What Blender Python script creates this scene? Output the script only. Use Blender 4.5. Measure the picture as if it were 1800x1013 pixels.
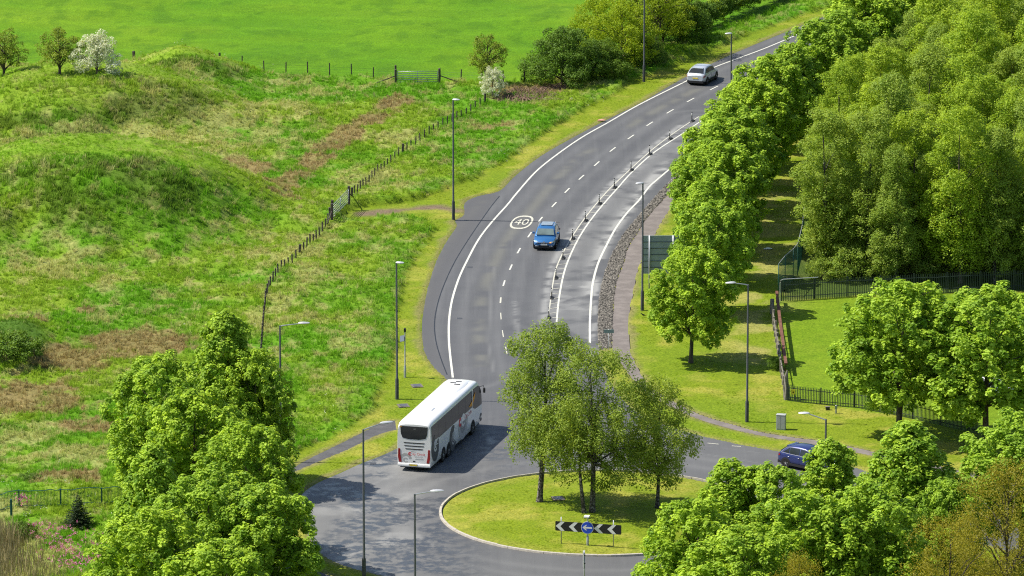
import bpy, bmesh, math, random
import numpy as np
from mathutils import Vector, Matrix
R = math.radians
random.seed(7); RNG = np.random.default_rng(11)
sc = bpy.context.scene
COL = sc.collection
for o in list(bpy.data.objects): bpy.data.objects.remove(o)

# ------------------------------------------------------------------ camera, sky, sun, exposure
FPX, PITCH, CAMH = 10837.0, R(13.195), 111.17       # focal length in photo pixels (1800 wide)
cam = bpy.data.cameras.new("camera"); camo = bpy.data.objects.new("camera", cam); COL.objects.link(camo)
camo.location = (0, 0, CAMH); camo.rotation_euler = (R(90) - PITCH, 0, 0)
cam.sensor_width = 36; cam.lens = FPX / 1800 * 36; cam.clip_start = 5; cam.clip_end = 9000
sc.camera = camo
SUN_EL, SUN_AZ = R(53), R(4)       # light travels to +x and SUN_AZ towards the camera
w = bpy.data.worlds.new("World"); sc.world = w; w.use_nodes = True
nt = w.node_tree; sky = nt.nodes.new('ShaderNodeTexSky'); sky.sky_type = 'NISHITA'; sky.sun_disc = False
sky.sun_elevation = SUN_EL
# direction to the sun: (-cos az, +sin az) ; sun_rotation measured from +Y clockwise
tosun = Vector((-math.cos(SUN_AZ) * math.cos(SUN_EL), math.sin(SUN_AZ) * math.cos(SUN_EL), math.sin(SUN_EL)))
sky.sun_rotation = math.atan2(tosun.x, tosun.y)
bg = nt.nodes['Background']; nt.links.new(sky.outputs[0], bg.inputs[0]); bg.inputs[1].default_value = 0.10
sl = bpy.data.lights.new("sun", 'SUN'); sl.energy = 4.8; sl.angle = R(0.5); sl.color = (1, .94, .82)
slo = bpy.data.objects.new("sun", sl); COL.objects.link(slo)
slo.rotation_euler = tosun.to_track_quat('Z', 'Y').to_euler()
sc.view_settings.view_transform = 'Standard'; sc.view_settings.look = 'None'
sc.view_settings.exposure = 0.63; sc.view_settings.gamma = 1
sc.view_settings.use_curve_mapping = False
sc.render.engine = 'CYCLES'; sc.cycles.use_denoising = False; sc.cycles.filter_width = 1.15; sc.cycles.sample_clamp_indirect = 3
sc.cycles.max_bounces = 6; sc.cycles.transparent_max_bounces = 6; sc.cycles.transmission_bounces = 3

# ------------------------------------------------------------------ ground survey: photo pixel <-> ground point
cp, sp = math.cos(PITCH), math.sin(PITCH)
def proj(X, Y, Z=0.0):
    d = Y * cp - (Z - CAMH) * sp; v = -Y * sp - (Z - CAMH) * cp
    return 900 + FPX * X / d, 506.5 + FPX * v / d
def G(px, py, z=0.0):
    x = px - 900.; y = py - 506.5
    t = (z - CAMH) / (-FPX * sp - y * cp)
    return np.array([x * t, (FPX * cp - y * sp) * t])
def GL(pts): return np.array([G(*p) for p in pts])

# ------------------------------------------------------------------ numpy noise
_T = RNG.random((256, 256))
def vn(x, y):
    xi = np.floor(x).astype(int); yi = np.floor(y).astype(int); fx = x - xi; fy = y - yi
    fx = fx * fx * (3 - 2 * fx); fy = fy * fy * (3 - 2 * fy)
    a = _T[xi & 255, yi & 255]; b = _T[(xi + 1) & 255, yi & 255]; c = _T[xi & 255, (yi + 1) & 255]; d = _T[(xi + 1) & 255, (yi + 1) & 255]
    return (a * (1 - fx) + b * fx) * (1 - fy) + (c * (1 - fx) + d * fx) * fy
def fbm(x, y, s, o=4, seed=0):
    x = np.asarray(x, float) / s + seed * 17.3; y = np.asarray(y, float) / s + seed * 7.9 + 1000
    r = 0; a = .5; t = 0
    for i in range(o):
        r = r + a * vn(x + i * 31.7, y + i * 11.3); t += a; a *= .55; x = x * 2.03; y = y * 2.03
    return r / t
def sstep(a, b, x):
    t = np.clip((x - a) / (b - a), 0, 1); return t * t * (3 - 2 * t)
def segdist(X, Y, P, closed=False):
    P = np.asarray(P); Q = np.roll(P, -1, 0) if closed else P[1:]
    A = P if closed else P[:-1]; best = np.full(X.shape, 1e9)
    for a, b in zip(A, Q):
        d = b - a; L = d @ d + 1e-9
        t = np.clip(((X - a[0]) * d[0] + (Y - a[1]) * d[1]) / L, 0, 1)
        best = np.minimum(best, (X - a[0] - t * d[0]) ** 2 + (Y - a[1] - t * d[1]) ** 2)
    return np.sqrt(best)
def inside(X, Y, P):
    P = np.asarray(P, float); c = np.zeros(X.shape, bool); j = len(P) - 1
    for i in range(len(P)):
        yi, yj = P[i, 1], P[j, 1]
        if yi != yj:
            c ^= ((yi > Y) != (yj > Y)) & (X < (P[j, 0] - P[i, 0]) * (Y - yi) / (yj - yi) + P[i, 0])
        j = i
    return c
def sdf(X, Y, P):           # negative inside
    d = segdist(X, Y, P, True); return np.where(inside(X, Y, P), -d, d)
def smooth(pts, n=8, closed=False):     # Catmull-Rom through ground points
    P = np.asarray(pts, float); out = []; N = len(P)
    rng = range(N if closed else N - 1)
    for i in rng:
        if closed: a, b, c, d = P[i - 1], P[i], P[(i + 1) % N], P[(i + 2) % N]
        else: a, b, c, d = P[max(i - 1, 0)], P[i], P[i + 1], P[min(i + 2, N - 1)]
        for k in range(n):
            t = k / n
            out.append(.5 * ((2 * b) + (c - a) * t + (2 * a - 5 * b + 4 * c - d) * t * t + (3 * b - a - 3 * c + d) * t ** 3))
    if not closed: out.append(P[-1])
    return np.array(out)
def resample(P, step):
    P = np.asarray(P); d = np.r_[0, np.cumsum(np.linalg.norm(np.diff(P, axis=0), axis=1))]
    s = np.arange(0, d[-1], step); return np.c_[np.interp(s, d, P[:, 0]), np.interp(s, d, P[:, 1])]

# ------------------------------------------------------------------ traced lines of the place
ISL_C, ISL_R = np.array([6.15, 406.84]), 11.03
LEFT_EDGE = [(1900, -160), (1540, -8), (1420, 41), (1283, 97), (1195, 141), (1130, 179), (1060, 214), (1000, 246), (950, 275), (905, 310), (878, 336), (840, 345), (817, 357),
             (816, 378), (800, 388), (803, 398), (785, 425), (765, 465), (748, 525), (742, 580), (747, 620), (765, 648), (786, 668), (783, 690), (768, 722), (738, 760), (691, 792),
             (637, 814), (600, 831), (559, 849), (530, 870), (525, 895), (533, 922), (547, 951), (568, 976), (602, 993), (660, 1010)]
RIGHT_EDGE = [(1237, 768), (1160, 745), (1110, 718), (1078, 680), (1060, 645), (1050, 615), (1051, 585), (1053, 531), (1060, 491), (1073, 454), (1093, 417), (1117, 387), (1143, 357), (1167, 330), (1208, 290), (1260, 246), (1330, 196), (1420, 142), (1560, 75), (1900, -70)]
EAST_N = [(2300, 1010), (1800, 902), (1640, 860), (1538, 834), (1505, 823), (1369, 794), (1301, 782)]
le = GL(LEFT_EDGE); re_ = GL(RIGHT_EDGE); en = GL(EAST_N)
# outer circle of the roundabout below the frame
ro = 21.3; a0 = math.atan2(*(le[-1] - ISL_C)[::-1]); arc = []
for k in range(1, 14):
    a = a0 + (R(330) - (a0 % R(360)) if True else 0) * k / 14
    arc.append(ISL_C + ro * np.array([math.cos(a), math.sin(a)]))
es = GL([(1640, 935), (1800, 975), (2300, 1100)])
ROAD = np.vstack([smooth(le, 3), arc, es, en, smooth(re_, 4)])
GRAVEL = smooth(GL([(1053, 618), (1051, 585), (1053, 531), (1060, 491), (1073, 454), (1093, 417), (1117, 387), (1143, 357), (1167, 330), (1205, 294)]), 3)
GRAVEL = np.vstack([GRAVEL, smooth(GL([(1225, 300), (1190, 326), (1167, 350), (1137, 384), (1123, 407), (1103, 437), (1096, 464), (1083, 498), (1078, 538), (1076, 585), (1076, 612)]), 3)])
PATH_R = np.vstack([smooth(GL([(1420, 160), (1330, 216), (1240, 290), (1167, 350), (1137, 384), (1123, 407), (1103, 437), (1096, 464), (1083, 498), (1078, 538), (1075, 612), (1083, 628), (1100, 652), (1117, 673), (1150, 700), (1190, 722), (1237, 741), (1318, 763), (1403, 778), (1488, 793), (1549, 807), (1640, 832), (1760, 862), (2100, 950)]), 4),
                    smooth(GL([(2100, 930), (1760, 846), (1640, 818), (1545, 797), (1457, 778), (1403, 771), (1335, 760), (1295, 749), (1234, 731), (1195, 712), (1160, 692), (1134, 669), (1114, 632), (1107, 608), (1106, 558), (1113, 518), (1123, 471), (1143, 431), (1167, 385), (1200, 345), (1270, 288), (1350, 225), (1440, 165)]), 4)])
PATH_L = np.vstack([smooth(GL([(696, 740), (674, 742), (642, 758), (598, 780), (535, 811), (509, 827), (470, 850), (440, 890), (446, 950), (500, 1000), (600, 1035)]), 4),
                    smooth(GL([(610, 1024), (520, 988), (470, 945), (464, 895), (488, 855), (512, 834), (572, 808), (617, 789), (661, 767), (698, 756)]), 4)])
VERGE_B = [(1760, -110), (1498, 0), (1440, 20), (1380, 38), (1283, 75), (1200, 110), (1110, 143), (1083, 164), (1019, 198), (969, 228), (935, 252), (895, 278), (835, 312), (768, 340), (728, 352), (686, 360), (647, 363), (612, 372), (590, 393),
           (627, 397), (661, 392), (694, 386), (744, 387), (761, 397), (766, 407), (734, 444), (717, 477), (701, 518), (697, 565), (694, 615), (677, 662), (664, 685), (655, 723), (629, 742), (582, 774), (522, 796), (495, 812), (440, 850), (400, 900), (380, 1050), (300, 1300)]
ROUGH_PX = VERGE_B + [(-900, 1300), (-900, -400), (1700, -400)]
PAST_PX = [(-900, 124), (0, 126), (60, 126), (235, 124), (385, 137), (500, 140), (640, 142), (700, 146), (771, 148), (925, 148), (1060, 128), (1160, 80), (1260, 52), (1330, 28), (1500, -40), (1500, -600), (-900, -600)]
LAWN_PX = [(1366, 531), (1436, 527), (1533, 522), (1900, 512), (2100, 800), (1720, 765), (1577, 733), (1448, 712), (1383, 706)]
WOOD_PX = [(1370, 531), (1533, 521), (2200, 505), (2200, -500), (1760, -60), (1600, 110), (1500, 205), (1440, 250), (1408, 330), (1405, 420), (1372, 470)]
MOUNDS = [  # px centre, radius x m, radius y m, height m, sharpness
    (150, 376, 13.0, 14, 5.2, 3.8), (-80, 384, 11, 14, 4.8, 3.),
    (325, 148, 5.4, 8, 2.9, 1.9), (140, 196, 12.5, 13, 3.3, 3.4), (40, 232, 9, 9, 1.5, 2.2), (-60, 205, 12, 14, 2.2, 2.),
    (15, 622, 3.4, 6, 1.5, 2.), (560, 395, 5, 7, .5, 2.), (270, 835, 7, 7, .5, 2.)]
DRY = [(170, 270, 230, 13, 0, .9), (330, 290, 120, 14, 0, .7), (360, 315, 60, 10, 0, .7), (445, 345, 40, 14, 0, .6),   # px centre, rx, ry in px, kind (0 straw, 1 brown), weight
    (330, 245, 190, 35, 0, .75), (190, 255, 120, 20, 0, .5), (430, 310, 70, 28, 1, .8), (330, 170, 30, 12, 0, .8), (560, 160, 60, 18, 0, .3), (700, 165, 70, 18, 1, .4), (480, 205, 80, 15, 0, .5),
    (930, 163, 85, 14, 1, .95), (1010, 150, 60, 10, 0, .5), (680, 200, 50, 12, 1, .4), (800, 275, 60, 22, 1, .55), (870, 230, 60, 16, 1, .5), (640, 320, 70, 26, 0, .6), (700, 255, 60, 15, 0, .5),
    (500, 366, 45, 8, 1, .8), (240, 610, 120, 26, 1, .95), (120, 640, 130, 28, 1, .9), (60, 705, 120, 40, 1, .9), (170, 750, 90, 30, 1, .7), (40, 770, 80, 30, 0, .7), (150, 815, 130, 18, 0, .85), (110, 855, 120, 18, 1, .7), (60, 580, 60, 12, 1, .7),
    (200, 500, 60, 14, 0, .5), (70, 480, 70, 20, 0, .5), (148, 556, 22, 8, 1, 1.), (560, 440, 40, 30, 0, .5), (530, 520, 60, 30, 0, .5), (470, 560, 40, 40, 0, .5), (500, 470, 50, 30, 0, .35), (20, 985, 90, 50, 0, 1.), (-20, 930, 60, 60, 0, .9), (60, 145, 60, 7, 0, .8),
    (1150, 110, 60, 7, 1, .6), (1230, 80, 50, 6, 1, .4), (660, 430, 40, 16, 0, .3), (90, 340, 60, 20, 0, .2), (260, 380, 80, 30, 0, .25), (420, 420, 30, 8, 0, .3), (620, 600, 50, 30, 0, .3), (600, 700, 50, 14, 0, .35), (300, 240, 260, 70, 0, .25)]
TRAIL = GL([(455, 350), (490, 318), (540, 272), (600, 228), (655, 195), (690, 170)])

def hard_sd(X, Y):
    s = sdf(X, Y, ROAD)
    isl = np.hypot(X - ISL_C[0], Y - ISL_C[1]) - (ISL_R - .12)
    s = np.maximum(s, -isl)             # the island is not road
    for P in (GRAVEL, PATH_R, PATH_L): s = np.minimum(s, sdf(X, Y, P) + .12)
    return s, isl
def smoothmask(px, py, poly, X, Y, wd=.6):
    P = GL(poly); return sstep(wd, -wd, sdf(X, Y, P) + (fbm(X, Y, 1.2, 3, 5) - .5) * 1.0)
def terrain(X, Y):
    """height, colour and tuft weight of the ground at world X, Y"""
    px, py = proj(X, Y)
    s, isl = hard_sd(X, Y)
    rough = smoothmask(px, py, ROUGH_PX, X, Y, .35)
    past = smoothmask(px, py, PAST_PX, X, Y, .5) * rough
    rgh = rough * (1 - past)
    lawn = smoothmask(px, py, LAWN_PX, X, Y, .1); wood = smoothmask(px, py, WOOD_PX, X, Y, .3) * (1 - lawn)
    z = np.zeros(X.shape); face = np.zeros(X.shape); topm = np.zeros(X.shape)
    for mx, my, rx, ry, h, k in MOUNDS:
        c = G(mx, my); r = np.sqrt(((X - c[0]) / rx) ** 2 + ((Y - c[1]) / ry) ** 2) * (1 + (fbm(X, Y, 7, 3, 3) - .5) * .35)
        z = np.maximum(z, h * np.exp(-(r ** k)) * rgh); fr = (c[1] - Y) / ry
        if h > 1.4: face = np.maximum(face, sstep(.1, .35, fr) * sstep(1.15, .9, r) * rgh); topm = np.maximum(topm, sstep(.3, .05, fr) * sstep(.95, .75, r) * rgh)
    bump = (fbm(X, Y, 1.5, 4, 1) - .45) * .62 + (fbm(X, Y, 7, 2, 2) - .5) * .8
    away = sstep(.1, 3, s)
    z = z + rgh * away * (bump + .28) + .05 + (fbm(X, Y, .8, 3, 4) - .5) * .06 * away + past * (.2 + (fbm(X, Y, 12, 2, 9) - .5) * .8)
    z = z + np.clip(-isl, 0, 6) * .05 * (isl < 0)
    z = np.where(s < 2, np.minimum(z, .05 + .25 * np.clip(s, 0, 9)), z)
    z = np.where(s < .22, np.clip(s * .5, -.25, .11), z)
    # ---- colour
    def C(r, g, b): return np.array([r, g, b])[None, :]
    f = lambda a: a.reshape(-1, 1)
    n8, n2, n05 = fbm(X, Y, 9, 3, 11), fbm(X, Y, 2.2, 4, 12), fbm(X, Y, .55, 3, 13)
    nw = fbm(X, Y * .8, 1.1, 4, 14)
    mown = C(.185, .245, .012) * (1 - f(sstep(.48, .72, n2))) + C(.30, .30, .045) * f(sstep(.48, .72, n2))
    mown = mown * (1 - f(sstep(.5, .7, n8)) * .45) + C(.14, .225, .010) * f(sstep(.5, .7, n8)) * .45
    col = mown
    g1 = C(.108, .250, .010) * (1 - f(sstep(.35, .65, n8))) + C(.190, .280, .020) * f(sstep(.35, .65, n8))
    g1 = g1 * (1 - f(sstep(.55, .75, nw)) * .3) + C(.070, .155, .010) * f(sstep(.55, .75, nw)) * .3
    dry = np.zeros(X.shape); brn = np.zeros(X.shape)
    for cx, cy, rx, ry, k, wt in DRY:
        m = wt * np.exp(-(((px - cx) / rx) ** 2 + ((py - cy) / ry) ** 2) ** 1.3)
        if k: brn = np.maximum(brn, m)
        else: dry = np.maximum(dry, m)
    tr = sdf(X, Y, np.vstack([TRAIL, TRAIL[::-1] + [2.6, -2.5]])); brn = np.maximum(brn, .60 * sstep(.6, -.8, tr) + .1 * sstep(3, 0, tr)); nw = np.where((tr > .1) & (tr < 1.3), nw * .8, nw)
    dryk = .75 * sstep(.53, .80, nw + dry * .42 + (n2 - .5) * .35 + .03)
    brk = sstep(.45, .70, (nw - .5) * .8 + (n2 - .5) * .5 + brn)
    g1 = g1 * (1 - f(dryk) * .85) + C(.37, .34, .13) * f(dryk) * .85
    g1 = g1 * (1 - f(brk) * .85) + C(.235, .165, .075) * f(brk) * .85
    # colour carries tuft shade on the mounds' near faces, sunlight on their tops
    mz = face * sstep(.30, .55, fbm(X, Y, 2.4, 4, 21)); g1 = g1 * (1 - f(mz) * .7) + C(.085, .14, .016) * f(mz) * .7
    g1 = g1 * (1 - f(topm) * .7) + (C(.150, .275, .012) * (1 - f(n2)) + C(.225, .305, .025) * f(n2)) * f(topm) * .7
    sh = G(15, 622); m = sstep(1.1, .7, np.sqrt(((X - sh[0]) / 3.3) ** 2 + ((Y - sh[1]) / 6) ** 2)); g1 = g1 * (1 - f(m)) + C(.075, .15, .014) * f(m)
    edge = sstep(3.5, .4, segdist(X, Y, GL(VERGE_B))) * sstep(.35, .6, n2)
    g1 = g1 * (1 - f(edge) * .6) + C(.09, .25, .010) * f(edge) * .6
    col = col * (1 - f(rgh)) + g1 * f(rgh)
    pc = C(.072, .205, .004) * (1 - f(n8)) + C(.135, .255, .006) * f(n8)
    ln = f(sstep(.5, .9, np.sin((X * .16 + Y) * .9 + 3 * fbm(X, Y, 30, 2, 51)))); pc = pc * (1 + .09 * ln) + C(.018, .012, .002) * f(sstep(.5, .65, fbm(X, Y, 14, 4, 52))); pk = f(sstep(.55, .70, fbm(X, Y * .5, 1.6, 3, 15))); pc = pc * (1 - pk * .45) + C(.055, .145, .005) * pk * .45
    col = col * (1 - f(past)) + pc * f(past)
    lc = C(.135, .235, .008) * (1 - f(n2)) + C(.19, .27, .014) * f(n2); col = col * (1 - f(lawn)) + lc * f(lawn)
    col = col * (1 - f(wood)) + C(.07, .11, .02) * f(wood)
    # strip under the roadside trees is drier; bare earth by the gate, mud along hard edges
    strip = np.exp(-(segdist(X, Y, GL([(1330, 640), (1340, 540), (1350, 430), (1370, 330)])) / 2.2) ** 2) * sstep(.4, .6, n2)
    col = col * (1 - f(strip) * .7) + C(.33, .30, .10) * f(strip) * .7
    ent = sstep(1.5, .2, segdist(X, Y, GL([(640, 377), (700, 371), (770, 366), (800, 372)])) + (n2 - .5) * 2.2) * (1 - rgh)
    col = col * (1 - f(ent)) + C(.20, .145, .10) * f(ent)
    lip = sstep(.75, .1, s + (n2 - .5) * 1.3) * (s > 0) * (isl > .3)
    col = col * (1 - f(lip) * .75) + C(.24, .20, .09) * f(lip) * .75
    iy = sstep(1.6, .3, -isl + (n2 - .5) * 2) * (isl < 0); col = col * (1 - f(iy) * .5) + C(.30, .29, .05) * f(iy) * .5
    col = col * f(.86 + .28 * n05)
    tuft = rgh * sstep(.1, .8, s)
    return z, col, tuft, dict(face=face, topm=topm, rgh=rgh, past=past, lawn=lawn, wood=wood, s=s, dry=np.maximum(dryk, brk), isl=isl)
def H1(x, y):
    z, *_ = terrain(np.array([float(x)]), np.array([float(y)])); return float(z[0])
def GP(px, py):             # ground point seen at a photo pixel, on the real relief
    z = 0.
    for _ in range(8):
        g = G(px, py, z); z = .5 * z + .5 * H1(g[0], g[1])
    g = G(px, py, z); return Vector((g[0], g[1], H1(g[0], g[1])))

# ------------------------------------------------------------------ object helpers
def tag(o, label=None, cat=None, group=None, kind=None):
    if label: o['label'] = label
    if cat: o['category'] = cat
    if group: o['group'] = group
    if kind: o['kind'] = kind
    return o
def link(name, data, parent=None, mat=None):
    o = bpy.data.objects.new(name, data); COL.objects.link(o)
    if parent: o.parent = parent
    if mat and data is not None and not data.materials: data.materials.append(mat)
    return o
def empty(name, loc=(0, 0, 0), rz=0.):
    o = bpy.data.objects.new(name, None); COL.objects.link(o); o.location = loc; o.rotation_euler.z = rz; o.empty_display_size = .3; return o
def copytree(o, parent=None):
    c = o.copy(); COL.objects.link(c); c.parent = parent
    if parent: c.matrix_parent_inverse = o.matrix_parent_inverse
    for ch in [x for x in KIDS.get(o.name, [])]: copytree(ch, c)
    return c
KIDS = {}
def kids(o):
    for c in bpy.data.objects:
        if c.parent: KIDS.setdefault(c.parent.name, [])
    KIDS.clear()
    for c in bpy.data.objects:
        if c.parent: KIDS.setdefault(c.parent.name, []).append(c)
class MB:
    def __init__(s): s.v = []; s.f = []; s.sm = []
    def add(s, vs, fs, smooth=False):
        b = len(s.v); s.v += [tuple(v) for v in vs]
        for f in fs: s.f.append([b + i for i in f]); s.sm.append(smooth)
        return s
    def box(s, x0, y0, z0, x1, y1, z1, M=None):
        vs = [Vector(p) for p in ((x0, y0, z0), (x1, y0, z0), (x1, y1, z0), (x0, y1, z0), (x0, y0, z1), (x1, y0, z1), (x1, y1, z1), (x0, y1, z1))]
        if M: vs = [M @ v for v in vs]
        return s.add(vs, [(3, 2, 1, 0), (4, 5, 6, 7), (0, 1, 5, 4), (1, 2, 6, 5), (2, 3, 7, 6), (3, 0, 4, 7)])
    def cbox(s, c, d, ch=.02):      # box with chamfered upright edges and top
        x, y, z = c; a, b, h = d[0] / 2, d[1] / 2, d[2]
        def ring(aa, bb, zz, k): return [(x - aa + k, y - bb, zz), (x + aa - k, y - bb, zz), (x + aa, y - bb + k, zz), (x + aa, y + bb - k, zz), (x + aa - k, y + bb, zz), (x - aa + k, y + bb, zz), (x - aa, y + bb - k, zz), (x - aa, y - bb + k, zz)]
        vs = ring(a, b, z, ch) + ring(a, b, z + h - ch, ch) + ring(a - ch, b - ch, z + h, ch * .6)
        fs = [tuple(range(7, -1, -1)), tuple(range(16, 24))]
        for r in (0, 8):
            for i in range(8): fs.append((r + i, r + (i + 1) % 8, r + 8 + (i + 1) % 8, r + 8 + i))
        return s.add(vs, fs)
    def tube(s, pts, rad, n=8, cap=True, smooth=True):
        pts = [Vector(p) for p in pts]; rad = rad if hasattr(rad, '__len__') else [rad] * len(pts)
        vs = []; fs = []
        for i, p in enumerate(pts):
            t = (pts[min(i + 1, len(pts) - 1)] - pts[max(i - 1, 0)]).normalized()
            u = t.cross(Vector((0, 0, 1))) if abs(t.z) < .95 else t.cross(Vector((1, 0, 0))); u.normalize(); v = t.cross(u)
            for k in range(n):
                a = 2 * math.pi * k / n; vs.append(p + (u * math.cos(a) + v * math.sin(a)) * rad[i])
        for i in range(len(pts) - 1):
            for k in range(n): fs.append((i * n + k, i * n + (k + 1) % n, (i + 1) * n + (k + 1) % n, (i + 1) * n + k))
        s.add(vs, fs, smooth)
        if cap:
            m = len(pts) - 1
            s.add(vs[:n], [tuple(range(n))]); s.add(vs[m * n:], [tuple(range(n - 1, -1, -1))])
        return s
    def loft(s, secs, smooth=True, closed=True, caps=True):
        n = len(secs[0]); vs = [p for q in secs for p in q]; fs = []
        for i in range(len(secs) - 1):
            for k in range(n if closed else n - 1): fs.append((i * n + k, i * n + (k + 1) % n, (i + 1) * n + (k + 1) % n, (i + 1) * n + k))
        s.add(vs, fs, smooth)
        if caps: s.add(secs[0], [tuple(range(n - 1, -1, -1))]); s.add(secs[-1], [tuple(range(n))])
        return s
    def poly(s, pts): return s.add(pts, [tuple(range(len(pts)))])
    def slab(s, pts, nrm, th):      # prism: outline raised along nrm
        nrm = Vector(nrm) * th; a = [Vector(p) for p in pts]; b = [p + nrm for p in a]; n = len(a)
        return s.add(a + b, [tuple(range(n - 1, -1, -1)), tuple(range(n, 2 * n))] + [(i, (i + 1) % n, n + (i + 1) % n, n + i) for i in range(n)])
    def mesh(s, name, mat=None, sharp=None):
        m = bpy.data.meshes.new(name); m.from_pydata([tuple(v) for v in s.v], [], s.f)
        m.polygons.foreach_set('use_smooth', s.sm)
        if sharp or any(s.sm):
            bm = bmesh.new(); bm.from_mesh(m); bmesh.ops.remove_doubles(bm, verts=bm.verts, dist=1e-4)
            bmesh.ops.recalc_face_normals(bm, faces=bm.faces)
            for e in bm.edges:
                if len(e.link_faces) == 2 and e.calc_face_angle(0) > R(sharp or 40): e.smooth = False
            bm.to_mesh(m); bm.free()
        if mat: m.materials.append(mat)
        return m
    def build(s, name, mat, parent=None, **k): return link(name, s.mesh(name, mat, **k), parent)
def gridmesh(name, verts, faces, attrs=None, smooth=True):
    m = bpy.data.meshes.new(name); nv, nf = len(verts), len(faces); k = faces.shape[1]
    m.vertices.add(nv); m.vertices.foreach_set('co', np.ascontiguousarray(verts, np.float32).ravel())
    m.loops.add(nf * k); m.loops.foreach_set('vertex_index', faces.astype(np.int32).ravel())
    m.polygons.add(nf); m.polygons.foreach_set('loop_start', np.arange(0, nf * k, k, dtype=np.int32)); m.polygons.foreach_set('loop_total', np.full(nf, k, np.int32))
    m.polygons.foreach_set('use_smooth', np.full(nf, smooth))
    for n_, a in (attrs or {}).items():
        if a.ndim == 2:
            at = m.attributes.new(n_, 'FLOAT_COLOR', 'POINT'); at.data.foreach_set('color', np.c_[a, np.ones(len(a))].astype(np.float32).ravel())
        else:
            at = m.attributes.new(n_, 'FLOAT', 'POINT'); at.data.foreach_set('value', a.astype(np.float32))
    m.update(calc_edges=True); return m

# ------------------------------------------------------------------ materials
class NT:
    def __init__(s, name):
        s.m = bpy.data.materials.new(name); s.m.use_nodes = True; s.t = s.m.node_tree
        s.b = s.t.nodes['Principled BSDF']; s.out = s.t.nodes['Material Output']
    def n(s, typ, **k):
        o = s.t.nodes.new(typ)
        for a, v in k.items():
            if a.startswith('i_'):
                key = a[2:]; key = int(key) if key.isdigit() else key.replace('_', ' ')
                if hasattr(v, 'links') or isinstance(v, bpy.types.NodeSocket): s.t.links.new(v, o.inputs[key])
                else: o.inputs[key].default_value = v
            else: setattr(o, a, v)
        return o
    def L(s, a, b): s.t.links.new(a, b)
    def noise(s, scale, detail=3, vec=None, rough=.55):
        o = s.n('ShaderNodeTexNoise', i_Scale=float(scale), i_Detail=float(detail), i_Roughness=rough)
        if vec is None: vec = s.n('ShaderNodeNewGeometry').outputs['Position']
        s.L(vec, o.inputs['Vector']); return o.outputs[0]
    def ramp(s, f, a, b, x=0., y=1.):
        o = s.n('ShaderNodeMapRange', i_0=f, i_1=float(a), i_2=float(b), i_3=float(x), i_4=float(y)); return o.outputs[0]
    def mix(s, f, a, b, mode='MIX'):
        o = s.n('ShaderNodeMix', data_type='RGBA', blend_type=mode)
        for k, v in ((0, f), (6, a), (7, b)):
            if isinstance(v, bpy.types.NodeSocket): s.L(v, o.inputs[k])
            else: o.inputs[k].default_value = (*v, 1) if isinstance(v, tuple) and len(v) == 3 else v
        return o.outputs[2]
    def bump(s, h, st=.4, d=.05):
        o = s.n('ShaderNodeBump', i_Strength=st, i_Distance=d, i_Height=h); s.L(o.outputs[0], s.b.inputs['Normal']); return s
    def col(s, c, rough=.8, spec=.3, metal=0.):
        if isinstance(c, bpy.types.NodeSocket): s.L(c, s.b.inputs['Base Color'])
        else: s.b.inputs['Base Color'].default_value = (*c, 1)
        if isinstance(rough, bpy.types.NodeSocket): s.L(rough, s.b.inputs['Roughness'])
        else: s.b.inputs['Roughness'].default_value = rough
        s.b.inputs['Specular IOR Level'].default_value = spec; s.b.inputs['Metallic'].default_value = metal; return s
def plain(name, c, rough=.6, spec=.4, metal=0., var=.15, scale=3., coat=0.):
    t = NT(name); v = t.n('ShaderNodeTexCoord').outputs['Object']
    f = t.noise(scale, 4, v); d = tuple(x * (1 - var) for x in c); l = tuple(min(1, x * (1 + var * .6)) for x in c)
    t.col(t.mix(t.ramp(f, .3, .7), d, l), rough, spec, metal)
    if coat: t.b.inputs['Coat Weight'].default_value = coat; t.b.inputs['Coat Roughness'].default_value = .05
    return t.m
def m_ground():
    t = NT('grassland'); c = t.n('ShaderNodeAttribute', attribute_name='col').outputs['Color']
    pos = t.n('ShaderNodeNewGeometry').outputs['Position']
    f1 = t.noise(6.5, 5, pos, .7); f2 = t.noise(1.6, 4, pos, .6)
    c = t.mix(t.ramp(f1, .35, .68), t.mix(1., c, (.52, .60, .5), 'MULTIPLY'), t.mix(1., c, (1.22, 1.16, 1.25), 'MULTIPLY'))
    c = t.mix(t.ramp(f2, .3, .7, 0, .35), c, t.mix(1., c, (.82, .9, .8), 'MULTIPLY'))
    t.col(c, .9, .12); t.bump(f1, .6, .10); return t.m
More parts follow.
